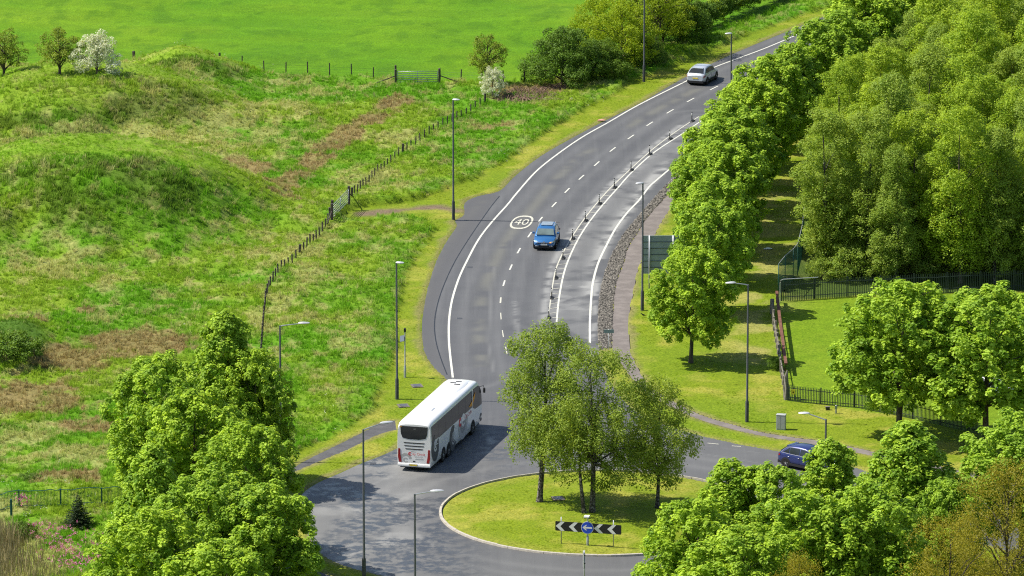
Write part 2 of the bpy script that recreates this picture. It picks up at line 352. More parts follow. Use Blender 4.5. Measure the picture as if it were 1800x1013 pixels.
def m_road():
    t = NT('worn_asphalt'); a = t.n('ShaderNodeAttribute', attribute_name='lite').outputs['Fac']; wt = t.n('ShaderNodeAttribute', attribute_name='wet').outputs['Fac']
    fine = t.noise(22, 4, rough=.75); mid = t.noise(1.1, 5, rough=.65); big = t.noise(.22, 4)
    c = t.mix(t.ramp(fine, .3, .7), (.058, .060, .066), (.105, .107, .113))
    c = t.mix(t.ramp(mid, .35, .7, 0, .5), c, (.095, .095, .10)); c = t.mix(t.ramp(big, .4, .65, 0, .4), c, (.055, .056, .062))
    st = t.n('ShaderNodeMapping'); t.L(t.n('ShaderNodeNewGeometry').outputs['Position'], st.inputs[0]); st.inputs['Rotation'].default_value = (0, 0, R(-8)); st.inputs['Scale'].default_value = (1.6, .05, 1); sk = t.noise(1., 5, st.outputs[0], .65); c = t.mix(t.ramp(sk, .5, .72, 0, .22), c, (.15, .152, .156)); c = t.mix(t.ramp(t.noise(1.7, 4, st.outputs[0], .6), .56, .7, 0, .25), c, (.05, .051, .056)); c = t.mix(a, c, (.28, .28, .275))
    ol = t.n('ShaderNodeAttribute', attribute_name='olive').outputs['Fac']; c = t.mix(ol, c, (.16, .157, .13))
    sm = t.n('ShaderNodeAttribute', attribute_name='smoothed').outputs['Fac']; c = t.mix(sm, c, (.078, .077, .080))
    w1 = t.n('ShaderNodeMath', operation='MULTIPLY', i_0=wt, i_1=t.ramp(mid, .42, .56)).outputs[0]
    c = t.mix(w1, c, (.045, .048, .055))
    t.col(c, t.ramp(w1, 0, 1, .72, .28), .4); t.bump(fine, .35, .02); return t.m
def m_paint(name='worn_white_paint', c=(.60, .60, .54), wear=.50):
    t = NT(name); f = t.noise(9, 5, rough=.7); g = t.noise(2, 3)
    k = t.ramp(f, wear + .08, wear + .16); t.col(t.mix(k, t.mix(g, c, tuple(x * .82 for x in c)), (.16, .16, .155)), .75, .3); return t.m
def m_leaf(name, a, b, trans=.35, rough=.55, var=.25, up=(1.25, 1.15, .9)):
    t = NT(name); tint = t.n('ShaderNodeAttribute', attribute_name='tint').outputs['Fac']
    oi = t.n('ShaderNodeObjectInfo').outputs['Random']
    c = t.mix(tint, a, b)
    c = t.mix(t.ramp(oi, 0, 1, 0, .55), c, t.mix(1., c, tuple(x for x in up), 'MULTIPLY'))
    t.col(c, rough, .25)
    tr = t.n('ShaderNodeBsdfTranslucent'); t.L(t.mix(1., c, (1.25, 1.15, .6), 'MULTIPLY'), tr.inputs[0])
    mx = t.n('ShaderNodeMixShader', i_0=trans); t.L(t.b.outputs[0], mx.inputs[1]); t.L(tr.outputs[0], mx.inputs[2]); t.L(mx.outputs[0], t.out.inputs[0])
    return t.m
def m_bark(name, a, b, sc_=3., lo=.45, hi=.6, vz=.25):
    t = NT(name); mp = t.n('ShaderNodeMapping'); t.L(t.n('ShaderNodeTexCoord').outputs['Object'], mp.inputs[0]); mp.inputs['Scale'].default_value = (1, 1, vz)
    f = t.noise(sc_, 4, mp.outputs[0], .7); t.col(t.mix(t.ramp(f, lo, hi), a, b), .85, .2); t.bump(f, .6, .03); return t.m
def m_tuft():
    t = NT('grass_blades'); c = t.n('ShaderNodeAttribute', attribute_name='col', attribute_type='INSTANCER').outputs['Color']
    t.col(c, .7, .15); tr = t.n('ShaderNodeBsdfTranslucent'); t.L(c, tr.inputs[0])
    mx = t.n('ShaderNodeMixShader', i_0=.45); t.L(t.b.outputs[0], mx.inputs[1]); t.L(tr.outputs[0], mx.inputs[2]); t.L(mx.outputs[0], t.out.inputs[0]); return t.m
M = dict(
    ground=m_ground(), road=m_road(), paint=m_paint(), paint2=m_paint('faded_white_paint', (.55, .54, .46), .47),
    maple=m_leaf('maple_leaves', (.115, .245, .012), (.44, .62, .055), .38),
    field=m_leaf('wood_leaves', (.17, .30, .018), (.42, .57, .05), .42, up=(1.15, 1.02, .8)),
    alder=m_leaf('alder_leaves', (.16, .27, .030), (.34, .45, .075), .42),
    birch=m_leaf('birch_leaves', (.15, .24, .025), (.34, .44, .07), .40),
    birchlit=m_leaf('sunlit_birch_leaves', (.20, .30, .03), (.42, .52, .10), .42),  # birch leaves lightened to paint sunlight onto the shaded right-hand tree
    dark=m_leaf('dark_shrub_leaves', (.06, .13, .012), (.17, .29, .03), .3),
    yell=m_leaf('yellow_leaves', (.20, .30, .010), (.36, .46, .02), .4, up=(1.05, 1.05, .9)),
    gold=m_leaf('bronze_leaves', (.20, .20, .02), (.36, .33, .035), .42),
    may=m_leaf('blossom_leaves', (.26, .34, .12), (.90, .90, .78), .3, up=(1, 1, 1)),
    may2=m_leaf('half_blossom_leaves', (.13, .20, .02), (.32, .40, .05), .35, up=(1, 1, .9)),
    spruce=m_leaf('spruce_needles', (.018, .040, .016), (.05, .085, .03), .08),
    bark=m_bark('dark_bark', (.06, .05, .04), (.14, .115, .09)), birchbark=m_bark('birch_bark', (.045, .04, .035), (.30, .28, .25), 7., .5, .64, .8),
    blades=m_tuft(), tar=plain('tar', (.018, .018, .02), .5), path=None)
def m_path(name, c1, c2):
    t = NT(name); f = t.noise(14, 5, rough=.7); g = t.noise(.9, 4); c = t.mix(t.ramp(f, .3, .7), c1, c2)
    t.col(t.mix(t.ramp(g, .45, .65, 0, .45), c, tuple(x * 1.35 for x in c2)), .9, .2); t.bump(f, .3, .02); return t.m
M['path'] = m_path('footpath_asphalt', (.12, .105, .10), (.19, .168, .158)); M['pathdark'] = m_path('dark_footpath', (.055, .055, .06), (.10, .10, .105))
M['patch'] = m_path('asphalt_repair', (.048, .049, .053), (.085, .086, .09)); M['kerb'] = plain('concrete_kerb', (.42, .39, .34), .9, .2, var=.3, scale=2.5)
M['stone'] = plain('stones', (.20, .185, .165), .95, .2, var=.55, scale=4)
M['steel'] = plain('galvanised_steel', (.40, .42, .44), .45, .5, .5, var=.2); M['lampgrey'] = plain('lamp_column_grey', (.10, .105, .12), .5, .5, .2, var=.2)
M['lampbase'] = plain('lamp_base', (.055, .058, .065), .6, .4); M['lamphead'] = plain('lamp_head', (.52, .53, .55), .45, .5, .2)
M['timber'] = plain('weathered_timber', (.085, .072, .06), .9, .2, var=.4, scale=6); M['greytimber'] = plain('grey_timber', (.20, .18, .155), .9, .2, var=.4, scale=6)
M['wire'] = plain('fence_wire', (.18, .18, .18), .5, .5, .6); M['rust'] = plain('rusty_sheet', (.16, .075, .055), .85, .2, var=.35, scale=3)
M['palis'] = plain('palisade_green', (.020, .035, .030), .5, .4); M['greenmetal'] = plain('green_metal', (.015, .085, .07), .5, .4)
M['black'] = plain('black_plastic', (.018, .018, .018), .5, .4); M['white'] = plain('white_reflector', (.78, .78, .76), .5, .4, var=.05)
M['signback'] = plain('sign_back_grey', (.24, .30, .30), .6, .4, var=.12, scale=1.2); M['blue'] = plain('sign_blue', (.012, .07, .55), .4, .5, var=.05)
M['cabinet'] = plain('cabinet_grey', (.34, .36, .35), .7, .3, var=.15); M['yellow'] = plain('warning_yellow', (.75, .62, .05), .5, .4)
M['slab'] = plain('concrete_cover', (.15, .135, .12), .9, .2, var=.3)

# ------------------------------------------------------------------ terrain sheet
def axis(lo, hi, st, far):
    a = list(np.arange(lo, hi + st / 2, st)); g = st; x = hi; up = []
    while x < far: g *= 1.35; x += g; up.append(x)
    g = st; x = lo; dn = []
    while x > -far: g *= 1.35; x -= g; dn.append(x)
    return np.array(dn[::-1] + a + up)
xs = axis(-53, 53, .29, 3500); ys = axis(372, 606, .34, 3500)
XX, YY = np.meshgrid(xs, ys); nx, ny = len(xs), len(ys)
Z, CC, TW, MK = terrain(XX.ravel(), YY.ravel())
idx = np.arange(nx * ny).reshape(ny, nx)
faces = np.stack([idx[:-1, :-1], idx[:-1, 1:], idx[1:, 1:], idx[1:, :-1]], -1).reshape(-1, 4)
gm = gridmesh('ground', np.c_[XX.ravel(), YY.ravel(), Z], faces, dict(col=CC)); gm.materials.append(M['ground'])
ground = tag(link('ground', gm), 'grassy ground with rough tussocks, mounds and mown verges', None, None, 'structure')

# ------------------------------------------------------------------ road sheet
rx_ = np.arange(-24, 62, .24); ry_ = np.arange(378, 640, .3); RX, RY = np.meshgrid(rx_, ry_); sR = sdf(RX.ravel(), RY.ravel(), ROAD)
EDGE_L = smooth(GL([(1900, -142), (1560, 0), (1435, 47), (1388, 67), (1341, 86.6), (1287, 106.7), (1250, 121), (1200, 146), (1123, 184.5), (1070, 215), (1023, 241.6), (979, 272), (942, 302), (909, 339), (892, 360), (865, 390), (841.6, 420.6), (821.5, 457.5), (806, 491), (794.6, 528), (789.6, 561.5), (789, 595), (791.3, 625), (796, 664)]), 5)
L1 = smooth(GL([(959, 565), (962.4, 538), (967.5, 501), (974, 471), (986, 444), (999, 420.6), (1019.5, 390), (1043, 360), (1070, 330), (1103, 299), (1137, 268), (1170, 242), (1200, 221), (1225, 205)]), 4)
L2 = smooth(GL([(978.5, 566), (981, 538), (986, 504.5), (994, 471), (1008, 437), (1024.5, 407), (1046, 377), (1070, 348.5), (1086.6, 330), (1110, 303.7), (1150, 268), (1200, 235), (1240, 208), (1330, 150), (1500, 60)]), 4)
LR = smooth(GL([(1037, 603.5), (1037, 565), (1039, 528), (1042, 498), (1051, 464), (1066.5, 430.7), (1083, 400.5), (1103, 373.6), (1123.5, 352), (1140, 330), (1154, 317), (1184, 292), (1240, 248), (1330, 185), (1500, 90)]), 4)
DASHC = [(1300, 134), (1255, 155), (1214, 176), (1178, 196), (1142, 218), (1109, 241), (1077, 263), (1049, 288), (1022, 312), (997, 335), (974, 360), (950, 386), (931, 413), (912, 441), (898, 470), (886, 498), (880, 528), (880.5, 556), (884, 587), (890, 616)]
SEAM = smooth(GL([(878, 345), (863, 363.6), (841.6, 394), (821.5, 424), (801, 457.5), (784.6, 491), (771, 528), (764, 565), (766, 598), (774.5, 629), (786, 659)]), 4)
X, Y = RX.ravel(), RY.ravel()
def gau(P, wd, off=0): return np.exp(-((segdist(X, Y, P) - off) / wd) ** 2)
pn = fbm(X, Y, 1.3, 4, 31); pn2 = fbm(X, Y, .6, 3, 32)
lite = .75 * gau(GL([(959, 566), (962, 538), (967, 501), (974, 471), (986, 444), (1000, 420), (1020, 390), (1045, 360), (1072, 330), (1137, 268), (1200, 221)]) - np.array([.2, 0]), .30) * sstep(.3, .55, pn)
lite += .35 * gau(L1 + np.array([.45, 0]), .55) * sstep(.3, .6, pn2)
lite += .8 * gau(GL([(1180, 285), (1150, 312), (1123, 345), (1098, 380), (1075, 410), (1058, 440), (1045, 480), (1038, 520)]), .5) * sstep(.42, .6, pn)
lite += .7 * gau(GL([(1040, 600), (1047, 560), (1044, 530), (1048, 495)]), .28) * sstep(.4, .55, pn) + .6 * gau(GL([(1003, 504), (1040, 505), (1055, 500)]), .3) * sstep(.4, .6, pn2)
lite += .45 * gau(GL([(1020, 600), (1037, 620), (1045, 640)]), .8) * sstep(.5, .6, pn) + .25 * gau(GL([(1030, 540), (1010, 545), (1000, 520)]), 1.0) * sstep(.48, .62, pn2)
lite += .30 * gau(GL([(905, 530), (908, 570), (912, 610)]), .22) * sstep(.5, .62, pn2) + .22 * gau(GL([(868, 470), (862, 540), (858, 600), (868, 655)]), .10)
tracks = gau(EDGE_L, .5, 2.3) * (X < 30)
olive = .5 * tracks * sstep(.35, .6, fbm(X, Y, 3, 3, 33)) * sstep(420, 440, Y)
slip = sdf(X, Y, np.vstack([L2, LR[::-1]])); lite += .24 * sstep(.2, -.2, slip) * sstep(.2, .6, pn)
lite += .10 * gau(EDGE_L, .45, 1.0) + .12 * gau(EDGE_L, .4, 3.7) + .10 * gau(L1, .4, .9) + .10 * gau(L1, .4, 2.6)
rr = np.hypot(X - ISL_C[0], Y - ISL_C[1]); ringm = sstep(24, 21, rr)
lite += ringm * (.20 + .30 * sstep(.45, .7, fbm(X, Y, 3.5, 4, 34))) * sstep(-4, -8, X) + .10 * ringm  # sky sheen of the wet left ring painted in as paler asphalt
arcs = lambda r0, w0: np.exp(-((rr - r0 - .25 * np.sin(X * .3)) / w0) ** 2)
lite += .16 * arcs(17.6, .10) * sstep(.35, .55, pn) + .10 * arcs(14.2, .5) + .10 * arcs(16.4, .5) + .12 * arcs(19.9, .12) * sstep(.4, .6, pn2)
wet = ringm * sstep(0, -6, X) * sstep(.42, .58, fbm(X, Y, 4, 3, 35)) * .9 + np.exp(-(((X - G(815, 800)[0]) / 5) ** 2 + ((Y - G(815, 790)[1]) / 7) ** 2)) * .8 * sstep(.4, .55, pn)
sl_ = sdf(X, Y, np.vstack([SEAM, smooth(le, 3)[(smooth(le, 3)[:, 1] < SEAM[0, 1] + 2) & (smooth(le, 3)[:, 1] > SEAM[-1, 1] - 1)][::-1]]))
smoothed = sstep(.05, -.05, sl_) * .75
keep = sR < .7; ridx = np.arange(len(X)).reshape(RX.shape)
rf = np.stack([ridx[:-1, :-1], ridx[:-1, 1:], ridx[1:, 1:], ridx[1:, :-1]], -1).reshape(-1, 4); rf = rf[keep[rf].all(1)]
used = np.unique(rf); remap = np.zeros(len(X), int); remap[used] = np.arange(len(used))
rm = gridmesh('road', np.c_[X, Y, np.zeros(len(X))][used], remap[rf], dict(lite=np.clip(lite, 0, .9)[used], wet=wet[used], smoothed=smoothed[used], olive=np.clip(olive, 0, .8)[used])); rm.materials.append(M['road'])
road = tag(link('road', rm), 'worn grey asphalt road curving down to the roundabout', None, None, 'structure')

def strip(P, wd, z, name, mat, parent, off=0., th=0.):
    P = np.asarray(P); t = np.gradient(P, axis=0); t /= np.linalg.norm(t, axis=1)[:, None] + 1e-9; n = np.c_[t[:, 1], -t[:, 0]]
    a = P + n * (off - wd / 2); b = P + n * (off + wd / 2); N = len(P)
    v = np.r_[np.c_[a, np.full(N, z)], np.c_[b, np.full(N, z)]]; f = np.array([(i, i + N, i + N + 1, i + 1) for i in range(N - 1)])
    m = gridmesh(name, v, f); m.materials.append(mat); return link(name, m, parent)
strip(EDGE_L, .165, .008, 'edge_line', M['paint'], road)
strip(L1, .10, .008, 'lane_line', M['paint2'], road, .18); strip(L2, .14, .008, 'lane_line', M['paint'], road); strip(LR, .17, .008, 'edge_line', M['paint'], road)
strip(SEAM, .09, .004, 'tar_seam', M['tar'], road); strip(resample(GL([(815, 387), (985, 391)]), 1), .07, .012, 'tar_seam', M['tar'], road)
dg = GL(DASHC)
for i, p in enumerate(dg):
    t = dg[min(i + 1, len(dg) - 1)] - dg[max(i - 1, 0)]; t /= np.linalg.norm(t); L_ = 1.9 if i < 17 else 2.2
    q = np.array([p - t * L_ / 2, p, p + t * L_ / 2]); strip(q, .13 if i < 17 else .08, .008, 'lane_dash', M['paint'] if i < 16 else M['paint2'], road)
for (px, py) in ((808, 560), (826, 470), (1056, 560), (656, 815), (1420, 806)): strip(np.array([G(px, py) - [0, .25], G(px, py), G(px, py) + [0, .25]]), .42, .006, 'drain_cover', M['lampbase'], road)
tl1, tl2 = resample(L1, .1), resample(L2, .1)
for i in range(26):       # short cross bars between the two lines
    py = 560 - i * 8.6 if i < 16 else 425 - (i - 16) * 10
    ya = G(1000, py)[1]; a = tl1[np.argmin(abs(tl1[:, 1] - ya))] + [.2, 0]; b = tl2[np.argmin(abs(tl2[:, 1] - ya - .35))]
    if np.linalg.norm(b - a) > .35: strip(np.array([a, (a + b) / 2, b]), .10, .012, 'cross_bar', M['paint2'], road)
# far side markings on the eastern arm
for a, b in (((1243, 776), (1263, 778)), ((1286, 781), (1302, 782))): strip(np.array([G(*a), (G(*a) + G(*b)) / 2, G(*b)]) - [0, .5], .12, .008, 'lane_dash', M['paint2'], road)
# speed roundel
rc, rdir = G(917, 391), G(925, 378) - G(909, 404); rdir /= np.linalg.norm(rdir); rn = np.array([rdir[1], -rdir[0]])
def text_mesh(s_, size=1., ex=0., sx=1.):
    c = bpy.data.curves.new('lettering', 'FONT'); c.body = s_; c.size = size; c.align_x = 'CENTER'; c.align_y = 'CENTER'; c.extrude = ex
    o = bpy.data.objects.new('lettering', c); COL.objects.link(o); dgp = bpy.context.evaluated_depsgraph_get()
    m = bpy.data.meshes.new_from_object(o.evaluated_get(dgp)); bpy.data.objects.remove(o); bpy.data.curves.remove(c); m.name = 'lettering'
    for v in m.vertices: v.co.x *= sx
    return m
mb = MB(); N = 48
for k in range(N):
    q = []
    for kk in (k, k + 1):
        a = 2 * math.pi * kk / N
        for s_ in (1., .80 if True else 1):
            ex_, ey_ = (abs(math.cos(a)) ** .8) * math.copysign(1, math.cos(a)), (abs(math.sin(a)) ** .8) * math.copysign(1, math.sin(a))
            u = ex_ * (.88 if s_ == 1. else .73); v = ey_ * (2.55 if s_ == 1. else 2.1); q.append((*(rc + rn * u + rdir * v), .009))
    mb.add(q, [(0, 1, 3, 2)])
mb.build('roundel_ring', M['paint2'], road)
tm = text_mesh('40', 1.2, 0); tm.materials.append(M['paint2']); to = link('lettering', tm, road)
Mx = Matrix(((rn[0], rdir[0] * 2.6, 0, rc[0]), (rn[1], rdir[1] * 2.6, 0, rc[1]), (0, 0, 1, .010), (0, 0, 0, 1))); tm.transform(Mx)
# ------------------------------------------------------------------ footpaths, gravel
def polysheet(name, P, z, mat, label):
    bm = bmesh.new(); vs = [bm.verts.new((p[0], p[1], z)) for p in P]; f = bm.faces.new(vs); bmesh.ops.triangulate(bm, faces=[f]); bmesh.ops.recalc_face_normals(bm, faces=bm.faces)
    for f in bm.faces:
        if f.normal.z < 0: f.normal_flip()
    m = bpy.data.meshes.new(name); bm.to_mesh(m); bm.free(); m.materials.append(mat); return tag(link(name, m), label, None, None, 'structure')
polysheet('path', PATH_R, .030, M['path'], 'brownish asphalt footpath right of the road past the gravel strip')
polysheet('path', PATH_L, .030, M['pathdark'], 'dark asphalt footpath left of the roundabout')
polysheet('gravel_bed', GRAVEL, .015, m_path('gravel_bed', (.10, .095, .085), (.2, .19, .17)), 'dark gravel bed under the loose stones')
# loose stones as one scatter
def rocks(name, pts, s0, s1, mat, label):
    V = []; Fc = []; base = np.array([(1, 0, 0), (-1, 0, 0), (0, 1, 0), (0, -1, 0), (0, 0, 1), (0, 0, -1)], float); fb = [(0, 2, 4), (2, 1, 4), (1, 3, 4), (3, 0, 4), (2, 0, 5), (1, 2, 5), (3, 1, 5), (0, 3, 5)]
    n = len(pts); s = RNG.uniform(s0, s1, (n, 1, 1)); v = base[None] * s * RNG.uniform(.6, 1.3, (n, 6, 1)) * np.array([1, 1, .75]); a = RNG.uniform(0, 6.28, n); ca, sa = np.cos(a), np.sin(a)
    vx = v[..., 0] * ca[:, None] - v[..., 1] * sa[:, None]; vy = v[..., 0] * sa[:, None] + v[..., 1] * ca[:, None]
    v = np.stack([vx + pts[:, 0:1], vy + pts[:, 1:2], v[..., 2] + pts[:, 2:3] + s[:, 0] * .3], -1)
    f = (np.arange(n)[:, None, None] * 6 + np.array(fb)[None]).reshape(-1, 3)
    m = gridmesh(name, v.reshape(-1, 3), f, smooth=False); m.materials.append(mat); return tag(link(name, m), label, 'gravel', None, 'stuff')
t = NT('gravel_stones'); f = t.noise(5, 2); g = t.noise(1.2, 3); t.col(t.mix(t.ramp(f, .35, .65), (.045, .042, .04), (.26, .24, .21)), .95, .2); M['gravelstone'] = t.m
bb = (GRAVEL.min(0), GRAVEL.max(0)); q = RNG.uniform(bb[0], bb[1], (160000, 2)); q = q[sdf(q[:, 0], q[:, 1], GRAVEL) < -.03][:9000]
rocks('gravel', np.c_[q, np.full(len(q), .02)], .05, .13, M['gravelstone'], 'loose grey stones between the road and the footpath')
# kerb stones round the island: each one a part of the kerb
kerb = tag(empty('kerb', (ISL_C[0], ISL_C[1], 0)), 'pale stone kerb round the roundabout island', None, None, 'structure')
nk = 76; st = MB()
for i in range(4):
    a = (i / 3 - .5) * 2 * math.pi / nk * .985
    r0, r1 = ISL_R - .06, ISL_R + .10
    st.v += [(math.cos(a) * r0, math.sin(a) * r0, .005), (math.cos(a) * (r1 + .02), math.sin(a) * (r1 + .02), .005), (math.cos(a) * r1, math.sin(a) * r1, .13), (math.cos(a) * r0, math.sin(a) * r0, .15)]
for i in range(3):
    for k in range(4): st.f.append([i * 4 + k, i * 4 + (k + 1) % 4, i * 4 + 4 + (k + 1) % 4, i * 4 + 4 + k]); st.sm.append(False)
st.f += [[3, 2, 1, 0], [12, 13, 14, 15]]; st.sm += [False, False]
km = st.mesh('kerb_stone', M['kerb'])
for i in range(nk):
    o = link('kerb_stone', km, kerb); o.rotation_euler.z = 2 * math.pi * i / nk; s_ = 1 + random.uniform(-.0012, .0012); o.scale = (s_, s_, random.uniform(.9, 1.08))

# ------------------------------------------------------------------ grass tufts (stuff, instanced on points)
def tuft_mesh(name, nb, h, spread, wd, seed):
    r = np.random.default_rng(seed); mb = MB()
    for i in range(nb):
        a = r.uniform(0, 6.28); rad = r.uniform(0, spread); x, y = rad * math.cos(a), rad * math.sin(a); hh = h * r.uniform(.55, 1.1); b = r.uniform(0, 6.28); le_ = r.uniform(.15, .6) * hh
        dx, dy = math.cos(b), math.sin(b); sx, sy = -dy * wd / 2, dx * wd / 2
        mb.add([(x - sx, y - sy, -.03), (x + sx, y + sy, -.03), (x + sx * .8 + dx * le_ * .35, y + sy * .8 + dy * le_ * .35, hh * .6), (x - sx * .8 + dx * le_ * .35, y - sy * .8 + dy * le_ * .35, hh * .6), (x + dx * le_, y + dy * le_, hh)], [(0, 1, 2, 3), (3, 2, 4)])
    return mb.mesh(name, M['blades'])
def scatter(name, pts, cols, scales, protos, label, cat):
    """one object: instances of small tufts on its own points"""
    m = bpy.data.meshes.new(name); m.vertices.add(len(pts)); m.vertices.foreach_set('co', pts.astype(np.float32).ravel())
    at = m.attributes.new('col', 'FLOAT_COLOR', 'POINT'); at.data.foreach_set('color', np.c_[cols, np.ones(len(cols))].astype(np.float32).ravel())
    at = m.attributes.new('sc', 'FLOAT_VECTOR', 'POINT'); at.data.foreach_set('vector', scales.astype(np.float32).ravel())
    at = m.attributes.new('rot', 'FLOAT_VECTOR', 'POINT'); at.data.foreach_set('vector', np.c_[RNG.uniform(-.25, .25, len(pts)), RNG.uniform(-.25, .25, len(pts)), RNG.uniform(0, 6.28, len(pts))].astype(np.float32).ravel())
    o = link(name, m)
    g = bpy.data.node_groups.new(name, 'GeometryNodeTree'); g.interface.new_socket('Geometry', in_out='INPUT', socket_type='NodeSocketGeometry'); g.interface.new_socket('Geometry', in_out='OUTPUT', socket_type='NodeSocketGeometry')
    gi, go = g.nodes.new('NodeGroupInput'), g.nodes.new('NodeGroupOutput'); iop = g.nodes.new('GeometryNodeInstanceOnPoints')
    join = g.nodes.new('GeometryNodeJoinGeometry') if False else g.nodes.new('GeometryNodeGeometryToInstance')
    for p in protos:        # mesh data enters as a baked primitive: an object info node on a hidden-from-view tuft is not needed
        oi = g.nodes.new('GeometryNodeObjectInfo'); oi.inputs[0].default_value = p; g.links.new(oi.outputs['Geometry'], join.inputs[0])
    g.links.new(gi.outputs[0], iop.inputs['Points']); g.links.new(join.outputs[0], iop.inputs['Instance']); iop.inputs['Pick Instance'].default_value = True
    for nm, sk in (('sc', 'Scale'), ('rot', 'Rotation')):
        na = g.nodes.new('GeometryNodeInputNamedAttribute'); na.data_type = 'FLOAT_VECTOR'; na.inputs[0].default_value = nm; g.links.new(na.outputs[0], iop.inputs[sk])
    g.links.new(iop.outputs[0], go.inputs[0]); md = o.modifiers.new('scatter', 'NODES'); md.node_group = g
    return tag(o, label, cat, None, 'stuff')
# the first clump of each kind stands in the field as a plant of its own; the scatter repeats it
protos = []
for k, (nb, h, spd, wd) in enumerate([(16, .34, .22, .035), (22, .22, .26, .04), (12, .50, .16, .03)]):
    pm = tuft_mesh('grass_tuft', nb, h, spd, wd, 40 + k); o = link('grass_tuft', pm)
    o.location = GP(*[(300, 470), (420, 520), (600, 500)][k]); o.data.attributes.new('col', 'FLOAT_COLOR', 'POINT')
    tag(o, ['tuft of rough grass growing below the big mound', 'low broad tuft of grass growing in the hollow', 'tall thin grass tuft growing right of the post fence'][k], 'grass', None, 'stuff'); protos.append(o)
NP = 330000
u = RNG.random((NP, 2)); yy = 384 + (602 - 384) * u[:, 1]; hw = (yy * 1.03) * 900 / FPX + 3; xx = (u[:, 0] * 2 - 1) * hw
z_, c_, tw_, mk_ = terrain(xx, yy)
k_ = RNG.random(NP) < tw_ * (.35 + .65 * sstep(.35, .6, fbm(xx, yy, 1.4, 3, 77))) * (1 - mk_['past'])
pts = np.c_[xx, yy, z_][k_]; cc = c_[k_]; n = len(pts)
jit = RNG.uniform(.65, 1.5, (n, 1)) * np.array([1, 1, 1]) * (1 + RNG.normal(0, .05, (n, 3)))
dm = (RNG.random((n, 1)) < .04 + .35 * mk_['dry'][k_][:, None]); cc = np.where(dm, cc * .5 + np.array([.40, .36, .16]) * .5, cc) * np.clip(.55 + .45 * jit, .7, 1.3) * 1.5
s_ = RNG.uniform(.4, 1.0, (n, 1)) * (.75 + .5 * fbm(pts[:, 0], pts[:, 1], 3, 2, 78))[:, None] * (1 + .45 * mk_['face'][k_] - .4 * mk_['topm'][k_])[:, None]
scatter('rough_grass', pts, cc, np.c_[s_, s_, s_ * RNG.uniform(.7, 1.3, (n, 1))], protos, 'rough tussocky grass covering the field left of the road', 'grass')
# shorter growth on the mown verges and island, short straws only
u = RNG.random((160000, 2)); yy = 384 + (602 - 384) * u[:, 1]; hw = (yy * 1.03) * 900 / FPX + 3; xx = (u[:, 0] * 2 - 1) * hw
z_, c_, tw_, mk_ = terrain(xx, yy); k_ = (mk_['rgh'] < .3) & (mk_['past'] < .3) & (mk_['s'] > .18) & (mk_['wood'] < .5) & (fbm(xx, yy, 2.5, 3, 79) > .47) & (mk_['lawn'] < .5)
pts = np.c_[xx, yy, z_][k_]; n = len(pts); s_ = RNG.uniform(.12, .25, (n, 1)); cc = c_[k_] * RNG.uniform(1.4, 2.1, (n, 1))
scatter('mown_grass', pts, cc, np.c_[s_ * 1.6, s_ * 1.6, s_], protos[:2], 'short mown grass on the verges and roundabout island', 'grass')

# ------------------------------------------------------------------ trees
def leaf_mesh(name, P, N, size, tint, mat, aspect=.75):
    n = len(P); N = N / (np.linalg.norm(N, axis=1)[:, None] + 1e-9); r = RNG.normal(size=(n, 3)); t = np.cross(N, r); t /= np.linalg.norm(t, axis=1)[:, None] + 1e-9; b = np.cross(N, t)
    s = size[:, None] / 2; v = np.stack([P - t * s, P - b * s * aspect + N * s * .3, P + t * s, P + b * s * aspect + N * s * .3], 1).reshape(-1, 3)
    m = gridmesh(name, v, np.arange(n * 4).reshape(-1, 4), dict(tint=np.repeat(tint, 4)), smooth=False); m.materials.append(mat); return m
def rdir(n): d = RNG.normal(size=(n, 3)); return d / np.linalg.norm(d, axis=1)[:, None]
def clumps_to_leaves(C, OUT, rc, per, size, flat=.75, up=.55, jit=.45, tintv=None, tm=.6):
    n = len(C); d = rdir(n * per); out = np.repeat(OUT, per, 0); d = d + out * .35 + np.array([0, 0, up * .4]); d /= np.linalg.norm(d, axis=1)[:, None]
    rr = np.repeat(rc, per)[:, None] * RNG.random((n * per, 1)) ** .35
    P = np.repeat(C, per, 0) + d * rr * np.array([1, 1, flat])
    N = d * .8 + np.array([0, 0, up]) + RNG.normal(size=d.shape) * jit
    ti = np.repeat(tintv if tintv is not None else RNG.random(n), per) * tm + RNG.random(n * per) * (1 - tm)
    return P, N, size * RNG.uniform(.7, 1.3, n * per), np.clip(ti, 0, 1)
